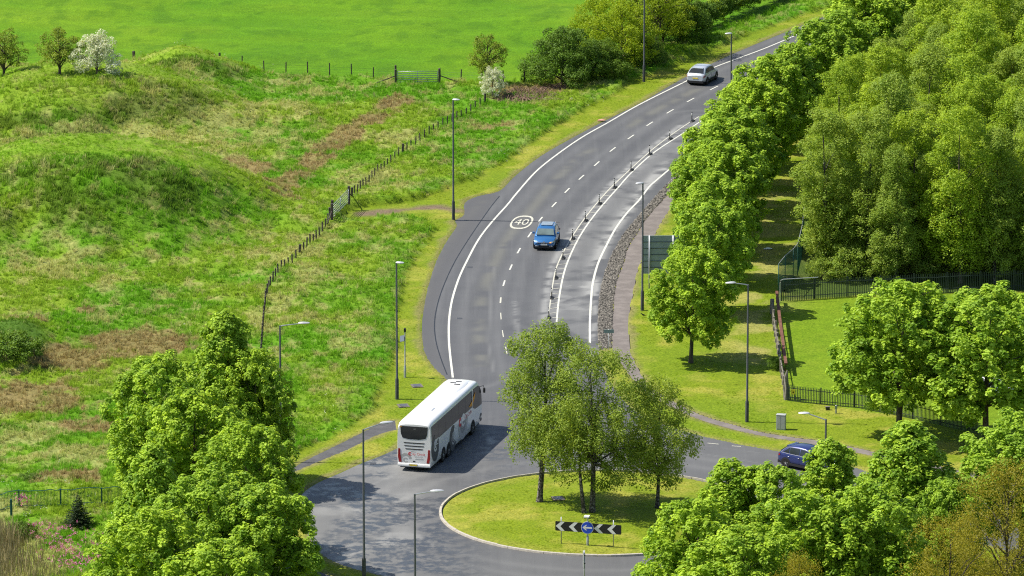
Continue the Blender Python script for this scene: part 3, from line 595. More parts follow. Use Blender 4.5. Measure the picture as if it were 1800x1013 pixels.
def lobes_crown(h, z0, rad, nl, lobe_r, seed, shape='round', lean=(0, 0)):
    """crown volume as overlapping lobes round a trunk axis: list of centre and radius"""
    r = np.random.default_rng(seed); L = []
    for k in range(nl):
        f = (k + .5) / nl; a = k * 2.4 + r.uniform(-.4, .4)
        if shape == 'round': prof = math.sqrt(max(0, 1 - abs((f - .42) / .60) ** 2.4))
        elif shape == 'cone': prof = (1 - f) ** .62 * .98 + .03 if f > .18 else .80
        elif shape == 'bush': prof = math.sqrt(max(.02, 1 - (f * .95) ** 2.2))
        else: prof = .55 + .45 * math.sin(math.pi * min(1, f * 1.05)) * r.uniform(.6, 1.1)
        lr = lobe_r * (1.05 - .45 * f) * r.uniform(.8, 1.2); rr = max(0, rad * prof - lr * .8) * r.uniform(.82, 1.08)
        z = z0 + lr * .7 + (h - z0 - lr * 1.5) * f
        L.append((rr * math.cos(a) + lean[0] * f, rr * math.sin(a) + lean[1] * f, z, lr))
    L.append((lean[0] * .5, lean[1] * .5, z0 + (h - z0) * .5, rad * .45)); L.append((lean[0] * .97 + .1, lean[1] * .97, h - lobe_r * .8, lobe_r * .75)); L.append((lean[0] * .9 - lobe_r * .5, lean[1] * .9, h - lobe_r * 1.35, lobe_r * .8)); L.append((lean[0] * .9 + lobe_r * .6, lean[1] * .9 + .2, h - lobe_r * 1.25, lobe_r * .75))
    return np.array(L)
def crown_mesh(name, L, ncl, rc, per, size, mat, inner=.12, flat=.8, up=.55, sq=.85, jit=.45, tm=.6):
    w_ = L[:, 3] ** 2; k = RNG.choice(len(L), int(ncl * 2.2), p=w_ / w_.sum()); d = rdir(len(k)); d[:, 2] = np.where(RNG.random(len(k)) < .35, np.abs(d[:, 2]), d[:, 2])
    C = L[k, :3] + d * (L[k, 3:4] * np.where(RNG.random((len(k), 1)) < inner, RNG.random((len(k), 1)), RNG.uniform(.85, 1.05, (len(k), 1)))) * np.array([1, 1, sq])
    dd = np.linalg.norm((C[:, None] - L[None, :, :3]) / np.array([1, 1, sq]), axis=2) / L[None, :, 3]; dd[np.arange(len(k)), k] = 9
    ok = dd.min(1) > .72; C, d = C[ok][:ncl], d[ok][:ncl]
    P, N, S, T = clumps_to_leaves(C, d, RNG.uniform(.7, 1.25, len(C)) * rc, per, size, flat, up, jit, None, tm)
    return leaf_mesh(name, P, N, S, T, mat), C
def trunk_mesh(name, h, r0, C, nb, mat, lean=(0, 0), zfirst=.25, seed=1, twigs=0, second=None):
    r = random.Random(seed); mb = MB()
    def axis(f): return Vector((lean[0] * f + .10 * h / 10 * math.sin(f * 5 + seed), lean[1] * f + .08 * h / 10 * math.cos(f * 4 + seed) - .08 * h / 10, h * f))
    fs = [0, .04, .12, .25, .4, .55, .7, .85, .95]; mb.tube([axis(f) for f in fs], [r0 * 1.35, r0 * 1.05, r0 * .95, r0 * .85, r0 * .68, r0 * .5, r0 * .34, r0 * .18, r0 * .07], 8)
    for i in range(nb):
        c = Vector(C[r.randrange(len(C))]); f = max(zfirst, min(.85, c.z / h - r.uniform(.12, .3))); a = axis(f); mid = a.lerp(c, .5) + Vector((0, 0, .12 * (c - a).length)); rr = r0 * (1 - f) * .5 + .015
        mb.tube([a, mid, c], [rr, rr * .6, rr * .2], 5, cap=False)
    return mb.mesh(name, mat)
def make_kind(kind, h, z0, rad, seed, mat, bark, n, rc, per, size, nl=26, lr=1.2, shape='round', lean=(0, 0), r0=.17, nb=14, zf=.25, **k):
    L = lobes_crown(h, z0, rad, nl, lr, seed, shape, lean); cm, C = crown_mesh('crown', L, n, rc, per, size, mat, **k)
    return (cm, trunk_mesh('trunk', h * .97, r0, C, nb, bark, lean, zf, seed))
def plant(kind, meshes, loc, rz=0., s=1., sz=None, label=None, cat='tree', group=None):
    e = empty(kind, loc, rz); e.scale = (s, s, sz or s); link('trunk', meshes[1], e); link('crown', meshes[0], e); return tag(e, label, cat, group)
MAPLE = [make_kind('maple', 9.6, 1.6, 3.45, 100 + i, M['maple'], M['bark'], 820, .34, 40, .205, nl=34, lr=1.1, shape=['round', 'round', 'cone', 'round', 'cone'][i], up=.8, jit=.16, flat=1.0, tm=.85) for i in range(5)]
WOOD = [make_kind('wood', 12.8, .9, 2.6, 200 + i, M['field'] if i % 2 == 0 else M['alder'], M['birchbark'] if i % 2 else M['bark'], 1000, .36, 32, .125, nl=26, lr=1.0, shape='airy' if i < 3 else 'cone', inner=.25, flat=1.15, up=.7, jit=.45, tm=.75, r0=.13) for i in range(5)]

GM_ = 'maples lining the road'; 
ROW = [((1215, 638), .97, 'roadside maple standing alone nearest the roundabout beside the big sign'), ((1250, 552), .9, 'roadside maple just behind the one beside the big sign'), ((1262, 497), .93, 'roadside maple with the crown that covers the right end of the big sign'),
       ((1262, 446), 1., 'roadside maple overhanging the gravel strip above the big sign'), ((1264, 406), .98, 'roadside maple leaning out furthest towards the bollards'), ((1292, 370), 1., 'roadside maple behind the gravel strip, fifth up the road from the sign'),
       ((1316, 332), 1., 'roadside maple with its crown against the upper end of the slip lane'), ((1350, 297), 1., 'roadside maple whose short trunk shows on the grass strip'), ((1392, 264), .95, 'roadside maple right of the silver car, at the wood edge'),
       ((1431, 226), 1., 'roadside maple with trunk visible on the grass beside the pale wood'), ((1480, 196), .98, 'roadside maple in the upper row just past the trunk at the wood edge'), ((1520, 165), 1.05, 'roadside maple where the crowns begin to hide the road'), ((1560, 128), 1.0, 'roadside maple near the top of the row, second from the end'), ((1598, 100), 1.05, 'topmost roadside maple beside the far end of the wood'), ((1500, 118), .9, 'small maple on the road side of the upper row'),
       ((1628, 92), 1.0, 'roadside maple hard against the pale wood at the top of the row'), ((1590, 62), 1.0, 'roadside maple cut by the top edge of the view'), ((1640, 45), 1.0, 'roadside maple at the very top between road and wood')]
for i, (p, s, lab) in enumerate(ROW):
    plant('maple_tree', MAPLE[[0, 3, 1, 0, 3, 1, 0, 3, 4, 1, 0, 3, 1, 0, 2, 3, 1, 0][i]], GP(*p), i * 2.1 + .5, s * (.97 if i < 1 else 1.02 if i < 3 else 1.12), s * random.uniform(.96, 1.04), lab, 'tree', GM_)
LEFT = [((398, 838), 1.12, 1.22, 2, 'tallest maple at the back of the big left clump'), ((448, 862), .86, 1.05, 0, 'maple at the right of the left clump, reaching over the lamp post'), ((285, 905), 1.1, 1.16, 1, 'maple at the back left of the big left clump'), ((345, 960), 1.08, 1.12, 3, 'maple in the middle of the big left clump'),
        ((432, 1010), 1.06, 1.08, 0, 'maple bulging towards the roundabout in the left clump'), ((275, 1060), 1.05, 1.1, 4, 'maple at the left edge of the clump above the conifer'), ((370, 1110), 1.12, 1.1, 1, 'maple low in the middle of the left clump'), ((468, 1120), 1.08, 1.05, 3, 'maple low at the right of the left clump beside the kerb'),
        ((265, 1180), 1.15, 1.1, 0, 'lowest maple of the left clump near the pink flowers'), ((380, 1230), 1.15, 1.05, 3, 'lowest maple of the left clump, middle')]
for i, (p, s, sz, k, lab) in enumerate(LEFT): plant('maple_tree', MAPLE[k], GP(*p), i * 1.7, s, sz, lab, 'tree', 'maples left of the roundabout')
RT = [((1580, 768), 1.36, 1.2, 0, 'wide maple on the mown grass with its bare trunk showing by the green fence'), ((1735, 782), 1.42, 1.2, 1, 'big maple behind the fence at the right edge, left of nothing but the frame'),
      ((1280, 1062), 1.1, 1.0, 2, 'maple below the island with a pointed top, next to the chevron sign'), ((1222, 1130), 1.1, .98, 0, 'low maple directly right of the chevron sign'), ((1352, 1070), .95, 1.0, 3, 'slim maple between two bigger ones in front of the eastern road'), ((1455, 1040), 1.1, 1.06, 2, 'maple hiding the front of the navy car'),
      ((1598, 1005), 1.35, 1.06, 4, 'broad maple right of the navy car in front of the eastern road'), ((1525, 1130), 1.2, 1.1, 0, 'maple low in front of the navy car, at the bottom of the view'), ((1405, 1140), 1.2, 1.08, 1, 'low maple in the bottom row between chevron sign and bronze tree'), ((1290, 1190), 1.15, 1.0, 3, 'lowest maple under the pointed one'),
      ((1795, 985), 1.25, 1.05, 1, 'maple cut by the right edge of the view above the bronze tree'), ((1665, 1045), .75, .8, 3, 'small maple behind the bronze tree')]
RT[1] = (*RT[1][:4], 'big maple behind the green palisade at the far right')
for i, (p, s, sz, k, lab) in enumerate(RT): plant('maple_tree', MAPLE[k], GP(*p), i * 2.3 + 1, s, sz, lab, 'tree', 'maples right of the roundabout')
# island birches
b1 = make_kind('birch', 12.6, 2.2, 3.3, 301, M['birch'], M['birchbark'], 900, .40, 30, .14, nl=17, lr=1.35, shape='airy', lean=(.4, .2), r0=.20, inner=.25, flat=1.5, up=.5, jit=.4, nb=26, zf=.4)
b2 = make_kind('birch', 11.6, 1.6, 4.2, 302, M['birch'], M['birchbark'], 1000, .40, 30, .14, nl=20, lr=1.35, shape='airy', lean=(0, .2), r0=.19, inner=.25, flat=1.5, up=.5, jit=.4, nb=26, zf=.3)
b3 = make_kind('birch', 9.0, 1.3, 3.1, 303, M['birchlit'], M['birchbark'], 640, .40, 30, .14, nl=15, lr=1.05, shape='airy', lean=(.5, 0), r0=.14, inner=.3, flat=1.3, up=.3, jit=.7, nb=22, zf=.25)
plant('birch_tree', b1, GP(950, 882), .2, 1, None, 'tallest birch on the island with a pale patchy trunk, nearest the bus', 'tree', 'birches on the island')
plant('birch_tree', b2, GP(1040, 900), .6, 1, None, 'wide birch in the middle of the island behind the chevron sign', 'tree', 'birches on the island')
s2 = trunk_mesh('trunk', 6.8, .14, [(-.8, .2, 6.5), (.2, 0, 6.3), (-.2, -.5, 6.0)], 5, M['birchbark'], (-.45, 0), .5, 9); l2 = lobes_crown(7.6, 3.6, 1.6, 6, .8, 305, 'airy', (-.5, 0)); c2, _ = crown_mesh('crown', l2, 90, .45, 34, .13, M['birch'], inner=.3, flat=1.3, up=.3, jit=.7)
plant('birch_tree', (c2, s2), GP(1026, 901), 0, 1, None, 'thin leaning birch with its trunk close against the wide island birch', 'tree', 'birches on the island')
plant('birch_tree', b3, GP(1153, 893), 1.2, 1, None, 'smallest birch on the island, standing furthest right', 'tree', 'birches on the island')
# the wood
wp = GL([(1470, 497), (1490, 420), (1500, 370), (1540, 330), (1600, 290), (1660, 240), (1720, 190), (1800, 100), (1900, -20), (2100, -60), (2100, 500), (1540, 500)])
P_ = []; r_ = random.Random(5); lo, hi = wp.min(0), wp.max(0); edge = resample(np.vstack([GL([(1452, 486), (1560, 490), (1700, 484), (1850, 480)])]), 3.4)
for e in edge: P_.append(np.array(e) + [0, r_.uniform(.3, 1.2)])
for e in resample(GL([(1458, 470), (1450, 420), (1455, 370), (1480, 330), (1525, 290), (1575, 255), (1625, 220), (1685, 180), (1750, 120)]), 3.4): P_.append(np.array(e) + [r_.uniform(-.2, .5), 0])
tries = 0; NSIDE = len(P_)
while tries < 12000:
    tries += 1; q = np.array([r_.uniform(lo[0], min(hi[0], 58)), r_.uniform(lo[1], hi[1])])
    if not inside(np.array([q[0]]), np.array([q[1]]), wp)[0]: continue
    px, py = proj(*q)
    if px > 1850 or py < -75: continue
    if min(np.hypot(*(q - p)) for p in P_) > 3.05: P_.append(q)
for i, q in enumerate(P_):
    px, py = proj(*q); k = (r_.choice([1, 3, 1, 0, 2]) if py > 400 else r_.choice([0, 2, 4, 0, 1, 3])); s = r_.uniform(.70, 1.2) * (.74 if len(edge) <= i < NSIDE else 1.0)
    ord_ = ['first', 'second', 'third', 'fourth', 'fifth', 'sixth', 'seventh', 'eighth', 'ninth', 'tenth', 'eleventh', 'twelfth', 'thirteenth', 'fourteenth', 'fifteenth', 'sixteenth', 'seventeenth', 'eighteenth', 'nineteenth', 'twentieth', 'twenty-first', 'twenty-second', 'twenty-third', 'twenty-fourth', 'twenty-fifth']
    tone = 'yellow green' if k % 2 == 0 else 'greyish green'
    if i < len(edge): lab = f'{tone} tree, {ord_[min(i, 24)]} from the left along the fenced front of the wood'
    elif i < NSIDE: lab = f'{tone} tree, {ord_[min(i - len(edge), 24)]} up from the mesh fence on the road side of the wood'
    else:
        band = 'just behind the front row' if py > 430 else 'in the lower part' if py > 330 else 'in the middle' if py > 220 else 'in the upper part' if py > 100 else 'near the top edge'
        lab = f'{tone} tree {band} of the wood, ' + ('towards the road' if px < 1540 else 'halfway across' if px < 1680 else 'towards the right edge')
    plant('wood_tree', WOOD[k], (q[0], q[1], .05), r_.uniform(0, 6.28), s * 1.15, s, lab, 'tree', 'trees of the wood behind the palisade')
# understorey along the front of the wood
us = make_kind('shrub', 2.6, .1, 1.9, 401, M['alder'], M['bark'], 130, .4, 34, .13, nl=12, lr=.7, shape='bush', inner=.35, r0=.05, nb=12, zf=.05)
for i, e in enumerate(resample(GL([(1440, 494), (1560, 497), (1700, 489), (1850, 484)]), 2.6)):
    plant('shrub', us, (e[0] + r_.uniform(-.6, .6), e[1] + r_.uniform(0, 1.2), .05), i * 1.3, r_.uniform(.7, 1.15), None, 'low shrub growing behind the palisade under the wood trees', 'shrub', 'shrubs at the foot of the wood')
# bronze tree bottom right, and yellow shoots beside it
bz = make_kind('bronze', 11.5, 1.6, 4.3, 501, M['gold'], M['bark'], 600, .6, 32, .12, nl=26, lr=1.3, shape='round', inner=.35, flat=1.1, up=.4, jit=.8, nb=40, r0=.16)
plant('bronze_tree', bz, GP(1765, 1118), .4, .95, 1.0, 'bronze and olive tree with fine leaves in the bottom right corner', 'tree')
plant('bronze_tree', bz, GP(1668, 1185), 2.4, .8, .9, 'lower bronze tree spreading left of the bottom right corner', 'tree')
plant('bronze_tree', bz, GP(1400, 1225), 1.4, .5, .80, 'small bronze top showing between the maples at the bottom edge', 'tree')
# hedges and thorns beyond the rough field
HD = make_kind('hawthorn', 5.2, -.1, 3.7, 601, M['dark'], M['bark'], 700, .42, 44, .13, nl=26, lr=1.0, shape='bush', r0=.16, nb=22, zf=.05)
YT = make_kind('yellowing', 7.0, .5, 3.6, 602, M['yell'], M['bark'], 480, .5, 34, .15, nl=22, lr=1.0, shape='round', inner=.3, r0=.15, nb=26, zf=.12, jit=.7)
ash = make_kind('ash', 8.8, 1.8, 3.6, 603, M['yell'], M['bark'], 210, .55, 32, .14, nl=16, lr=1.1, shape='airy', inner=.3, r0=.2, nb=44, zf=.12, jit=.8)
plant('hawthorn', HD, GP(990, 146), .3, 1.02, 1.02, 'large dark green hawthorn beside the bramble patch', 'bush')
plant('hawthorn', HD, GP(1055, 136), 1.9, .8, .7, 'dark hawthorn behind the yellow tree by the verge', 'bush')
plant('hedge_tree', YT, GP(1092, 124), 1.1, .95, .95, 'yellow green tree between the dark hawthorn and the tall lamp', 'tree')
plant('hedge_tree', YT, GP(1050, 112), 2.9, .8, .9, 'yellow green tree behind the large dark hawthorn', 'tree'); plant('hedge_tree', YT, GP(1165, 78), 4.1, .85, .7, 'low yellow green tree right of the tall lamp', 'tree')
plant('hedge_tree', ash, GP(1118, 98), .6, 1.0, .95, 'open crowned tree with bare branches left of the tall lamp', 'tree')
plant('hedge_tree', ash, GP(1155, 92), 2.6, .98, 1.0, 'open crowned tree with bare branches right of the tall lamp', 'tree')
plant('hawthorn', HD, GP(1195, 70), 3.1, .85, .95, 'dark hawthorn where the field hedge starts', 'bush')
plant('hawthorn', HD, GP(1130, 112), 4.2, .62, .55, 'low dark hawthorn under the open crowned trees', 'bush')
MY = make_kind('may', 4.0, .25, 2.3, 604, M['may'], M['bark'], 230, .36, 44, .12, nl=22, lr=.7, shape='bush', r0=.1, nb=20, zf=.08)
M2 = make_kind('may', 4.3, .8, 2.0, 605, M['may2'], M['bark'], 170, .38, 34, .13, nl=18, lr=.7, shape='round', r0=.12, nb=34, zf=.1, inner=.3)
plant('hawthorn', MY, GP(170, 134), .5, 1.02, .98, 'hawthorn covered in white blossom on top of the mound', 'bush')
plant('hawthorn', M2, GP(104, 133), 1.5, 1.0, .98, 'sparse green hawthorn just left of the white blossoming one', 'bush')
plant('hawthorn', M2, GP(8, 138), 3.5, 1.0, .98, 'dark olive hawthorn at the left edge of the view', 'bush')
plant('hawthorn', M2, GP(856, 146), 2.2, .9, 1.05, 'green hawthorn with a few blossoms by the field gate', 'bush')
plant('hawthorn', MY, GP(866, 170), 2.8, .58, .68, 'small white blossoming hawthorn in front of the green one near the gate', 'bush')
# field hedge running to the top of the view
hb = make_kind('hedge', 2.3, .05, 1.3, 606, M['dark'], M['bark'], 110, .34, 36, .13, nl=10, lr=.62, shape='bush', r0=.06, nb=10, zf=.05); hb2 = make_kind('hedge', 2.3, .05, 1.3, 607, M['yell'], M['bark'], 60, .34, 30, .13, nl=8, lr=.62, shape='bush', r0=.06, nb=10, zf=.05)
hedge = tag(empty('hedge', tuple(GP(1225, 58))), 'long clipped field hedge running to the top edge of the view', 'hedge'); hl = resample(GL([(1218, 62), (1290, 30), (1350, 8), (1420, -22), (1500, -60)]), 1.7)
for i, q in enumerate(hl):
    for src in ((hb,) if i % 3 else (hb, hb2)):
        o = link('foliage', src[0], hedge); b_ = hedge.location; o.location = (q[0] - b_.x, q[1] - b_.y, .1); o.rotation_euler.z = i * 1.7; o.scale = (1, 1, .95 + .15 * math.sin(i * 1.9))
# bramble thicket by the gate, dry stems
for (px, py, s, lab) in ((930, 168, .8, 'brown bramble thicket under the dark hawthorn'), (895, 172, .55, 'low brown bramble heap beside the small blossoming hawthorn'), (990, 156, .5, 'thin brown brambles at the foot of the dark hawthorn')):
    e = tag(empty('bramble', GP(px, py)), lab, 'bramble'); mb = MB(); rr = random.Random(px)
    for k in range(260):
        a = rr.uniform(0, 6.28); d0 = rr.random() ** .5 * 3.2 * s; x0, y0 = d0 * math.cos(a), d0 * math.sin(a); b = rr.uniform(0, 6.28); l_ = rr.uniform(.5, 1.6); h_ = rr.uniform(.25, .95) * (1 - .6 * d0 / (3.2 * s)) * s * 1.2
        mb.tube([(x0, y0, 0), (x0 + math.cos(b) * l_ * .5, y0 + math.sin(b) * l_ * .5, h_), (x0 + math.cos(b) * l_, y0 + math.sin(b) * l_, .05)], [.02, .018, .012], 3, cap=False)
    mb.build('stems', plain('bramble_stems', (.24, .16, .12), .9, .2, var=.4), e)
# the little conifer bottom left
def conifer():
    P = []; N = []; rr = np.random.default_rng(3)
    for i in range(15):
        f = i / 14; z = .25 + 2.15 * f; rad = 1.15 * (1 - f) ** .8 + .06; nb = max(4, int(14 * (1 - f)) + 2)
        for b in range(nb):
            a = 2 * math.pi * (b + rr.random()) / nb; L_ = rad * rr.uniform(.75, 1.12); m = int(70 * L_ + 8); t = rr.random(m); wd = .16 * (1 - t) + .03
            P.append(np.c_[math.cos(a) * t * L_ - math.sin(a) * rr.normal(size=m) * wd, math.sin(a) * t * L_ + math.cos(a) * rr.normal(size=m) * wd, z - .18 * t * L_ + .12 * t ** 3 + rr.normal(size=m) * .02]); N.append(np.c_[rr.normal(size=(m, 2)) * .5, np.ones(m)])
    P, N = np.vstack(P), np.vstack(N); return leaf_mesh('crown', P, N, np.full(len(P), .11), rr.random(len(P)), M['spruce'], .5)
plant('spruce_tree', (conifer(), trunk_mesh('trunk', 2.3, .05, [(0, .2, 1), (.2, 0, 1.5)], 2, M['bark'])), GP(138, 928), 0, 1.0, .92, 'small dark spruce in front of the green mesh fence', 'tree')
# dark clump of growth at the left
gb = make_kind('shrub', 1.5, .05, 2.0, 608, M['dark'], M['bark'], 150, .36, 36, .13, nl=12, lr=.7, shape='bush', r0=.04, nb=10, zf=.05)
plant('shrub', gb, GP(12, 628), 0, 1.3, 1.15, 'dark green nettle covered bush at the left edge', 'shrub'); plant('shrub', gb, GP(52, 845), 0, .01 + .4, .3, 'low weeds behind the green mesh fence', 'shrub')
plant('shrub', gb, GP(1368, 650), 1, .38, .6, 'small green bush against the timber fence beside the lawn', 'shrub'); plant('shrub', gb, GP(38, 946), 2, .5, .7, 'low dark green shrub left of the pink flowers', 'shrub')

# ------------------------------------------------------------------ fences
def post_fence(name, P, step, h, wd, mat, label, wires=(.35, .55, .75), strain=(), pmat=None):
    Q = resample(P, step); b = Vector((Q[0][0], Q[0][1], H1(*Q[0]))); e = tag(empty(name, b), label, 'fence')
    zs, *_ = terrain(Q[:, 0], Q[:, 1]); mb = MB().cbox((0, 0, -.2), (wd, wd, h + .2), .02); pm = mb.mesh('post', mat); sm = MB().cbox((0, 0, -.2), (wd * 1.8, wd * 1.8, h * 1.1 + .2), .03).mesh('post', mat)
    for i, q in enumerate(Q):
        o = link('post', sm if i in strain or i in (0, len(Q) - 1) else pm, e); o.location = (q[0] - b.x, q[1] - b.y, zs[i] - b.z); o.rotation_euler = (random.uniform(-.05, .05), random.uniform(-.05, .05), random.uniform(-.3, .3)); o.scale.z = random.uniform(.88, 1.1)
    for wz in wires:
        mb = MB(); mb.tube([(q[0] - b.x, q[1] - b.y - wd / 2, zs[i] - b.z + h * wz) for i, q in enumerate(Q)], .006, 3); mb.build('wire', pmat or M['wire'], e)
    return e
post_fence('wire_fence', smooth(GL([(852, 188), (765, 238), (684, 292), (616, 362)]), 4), 1.25, .72, .10, M['timber'], 'post and wire fence from the bramble down to the galvanised gate', strain=(18,))
post_fence('wire_fence', smooth(GL([(584, 388), (577, 405), (540, 446), (475, 514), (461, 602), (455, 700)]), 4), 1.25, .80, .11, M['timber'], 'post and wire fence from the gate down behind the left maple clump', strain=(2, 12))
post_fence('wire_fence', GL([(695, 146), (500, 140), (384, 137)]), 2.05, 1.12, .10, M['timber'], 'post and wire fence between pasture and rough field, left of the gate')
post_fence('wire_fence', GL([(773, 148), (940, 147)]), 1.95, 1.15, .10, M['timber'], 'post and wire fence between pasture and rough field, right of the gate')
post_fence('wire_fence', GL([(236, 129), (52, 127), (-60, 127)]), 3.6, .8, .13, M['timber'], 'sparse post fence behind the hawthorns on the mound')
def gate(a, b, h, label, bars=6):
    A, B = GP(*a), GP(*b); d = (B - A); L_ = math.hypot(d.x, d.y); e = tag(empty('field_gate', A, math.atan2(d.y, d.x)), label, 'gate'); dz = d.z
    for x in (-.12, L_ + .12): MB().cbox((x, 0, -.2), (.20, .20, h + .42), .03).build('gate_post', M['timber'], e)
    f = MB(); f.tube([(.05, 0, .12), (.05, 0, h)], .03, 6); f.tube([(L_ - .05, 0, .12), (L_ - .05, 0, h)], .03, 6); f.tube([(L_ / 2, 0, .12), (L_ / 2, 0, h)], .022, 6); f.build('gate_frame', M['steel'], e)
    for k in range(bars): MB().tube([(.05, -.01, .14 + (h - .14) * k / (bars - 1)), (L_ - .05, -.01, .14 + (h - .14) * k / (bars - 1))], .026, 6).build('bar', M['steel'], e)
    for x, s in ((-.2, -1), (L_ + .2, 1)): MB().tube([(x, 0, h * .62), (x + s * 1.75, 0, .05)], .05, 6).build('brace', M['timber'], e)
gate((698, 147), (770, 149), 1.12, 'galvanised five bar gate into the bright pasture'); gate((584, 386), (613, 362), 1.15, 'galvanised gate at the end of the muddy entrance by the road')
def palisade(name, P, h, sp_, label, wd=.05, mat=None, railz=(.2, .8), posts=2.7, cap=300):
    mat = mat or M['palis']; Q = resample(P, sp_); b = Vector((Q[0][0], Q[0][1], H1(*Q[0]))); e = tag(empty(name, b), label, 'fence'); zs, *_ = terrain(Q[:, 0], Q[:, 1])
    pm = MB().slab([(-wd / 2, 0, 0), (wd / 2, 0, 0), (wd / 2, 0, h - .06), (wd * .3, 0, h), (-wd * .3, 0, h), (-wd / 2, 0, h - .06)], (0, -1, 0), .02).mesh('pale', mat)
    for i, q in enumerate(Q[:cap]):
        t_ = Q[min(i + 1, len(Q) - 1)] - Q[max(i - 1, 0)]; o = link('pale', pm, e); o.location = (q[0] - b.x, q[1] - b.y, zs[i] - b.z - .03); o.rotation_euler.z = math.atan2(t_[1], t_[0])
        o.scale.z = 1 + random.uniform(-.012, .012)
    for rz in railz: MB().tube([(q[0] - b.x, q[1] - b.y + .03, zs[i] - b.z + h * rz) for i, q in enumerate(Q)], .028, 4).build('rail', mat, e)
    for q in resample(P, posts): MB().box(q[0] - b.x - .05, q[1] - b.y + .05, H1(*q) - b.z - .1, q[0] - b.x + .05, q[1] - b.y + .13, H1(*q) - b.z + h + .02).build('post', mat, e)
    return e
palisade('palisade_fence', GL([(1374, 531), (1436, 527), (1492, 523), (1540, 521), (1700, 514), (1860, 508)]), 1.60, .145, 'dark green palisade fence between the lawn and the wood')
palisade('palisade_fence', GL([(1385, 706), (1448, 713), (1509, 719), (1577, 732), (1720, 764)]), 1.22, .125, 'dark green palisade fence along the near side of the lawn', posts=2.6)
palisade('railing_fence', GL([(-40, 912), (20, 908), (92, 902), (164, 896), (240, 890)]), 1.15, .10, 'green vertical bar fence behind the small spruce', wd=.016, mat=M['greenmetal'], railz=(.06, .97), posts=2.9)
s_ = GP(20, 909); tag(MB().cbox((s_.x, s_.y, s_.z - .1), (.16, .14, 1.35), .02).build('fence_post', M['greenmetal']), 'thick green end post of the bar fence at the left', 'post')
e = tag(empty('warning_sign', GP(1394, 707.5)), 'small yellow warning plate on the near palisade fence', 'sign'); MB().box(-.14, -.09, .62, .14, -.07, .98).build('plate', M['yellow'], e); MB().slab([(-.07, -.092, .74), (.07, -.092, .74), (0, -.092, .88)], (0, -1, 0), .004).build('symbol', M['black'], e)
# chain-link fence up the side of the wood
cl = GL([(1368, 523), (1380, 508), (1394, 496), (1402, 486), (1410, 452), (1413, 420)]); b = Vector((cl[0][0], cl[0][1], .05)); e = tag(empty('mesh_fence', b), 'tall green wire mesh fence at the corner of the wood', 'fence')
for q in cl: MB().tube([(q[0] - b.x, q[1] - b.y, 0), (q[0] - b.x, q[1] - b.y, 2.65)], .035, 6).build('post', M['greenmetal'], e)
mb = MB(); qs = resample(cl, .10)
for q in qs: mb.box(q[0] - b.x - .004, q[1] - b.y - .004, .03, q[0] - b.x + .004, q[1] - b.y + .004, 2.6)
for k in range(14):
    z = .08 + k * .19; mb.tube([(q[0] - b.x, q[1] - b.y, z) for q in cl], .005, 3)
tag(mb.build('netting', M['greenmetal'], e), None, None, None, 'stuff'); MB().tube([(q[0] - b.x, q[1] - b.y, 2.65) for q in cl], .03, 6).build('top_rail', M['steel'], e)
# pipe barrier in front of the palisade corner
A = GP(1371, 532); e = tag(empty('pipe_barrier', A, .05), 'pale bent pipe frame standing at the lawn corner', 'barrier'); MB().tube([(0, 0, 0), (0, 0, 1.6), (.06, 0, 1.78), (.25, 0, 1.86), (3.0, .3, 1.92)], .035, 6).build('pipe', M['steel'], e)
# rail fence and rusty sheet beside the lawn
P5 = smooth(GL([(1357, 552), (1360, 580), (1367, 620), (1373, 660), (1381, 704)]), 3); post_fence('timber_fence', P5, 1.9, 1.15, .16, M['greytimber'], 'weathered timber post and rail fence left of the lawn', wires=())
b = Vector((P5[0][0], P5[0][1], .1)); e5 = [o for o in bpy.data.objects if o.name.startswith('timber_fence')][0]
for z in (.45, .95): MB().tube([(q[0] - e5.location.x, q[1] - e5.location.y - .02, H1(*q) - e5.location.z + z) for q in P5], .05, 4).build('rail', M['greytimber'], e5)
P6 = smooth(GL([(1365, 534), (1370, 580), (1376, 625), (1381, 662)]), 3); b = Vector((P6[0][0], P6[0][1], .05)); e = tag(empty('rusty_barrier', b), 'rust red steel beam on short posts between timber fence and lawn', 'barrier')
mb = MB(); mb.loft([[(q[0] - b.x - .10, q[1] - b.y, .86), (q[0] - b.x + .12, q[1] - b.y, .86), (q[0] - b.x + .12, q[1] - b.y, .98), (q[0] - b.x - .10, q[1] - b.y, .98)] for q in P6], smooth=False); mb.build('beam', M['rust'], e)
for q in resample(P6, 5.5): MB().box(q[0] - b.x - .05, q[1] - b.y - .05, -.1, q[0] - b.x + .05, q[1] - b.y + .05, .855).build('post', M['rust'], e)
q = GP(1382, 703); e = tag(empty('dead_stump', q), 'ragged grey dead trunk at the corner of the near palisade', 'trunk'); MB().tube([(0, 0, -.1), (.05, 0, .9), (-.04, 0, 1.7), (.05, 0, 2.2)], [.2, .16, .17, .06], 7).build('trunk', M['greytimber'], e)

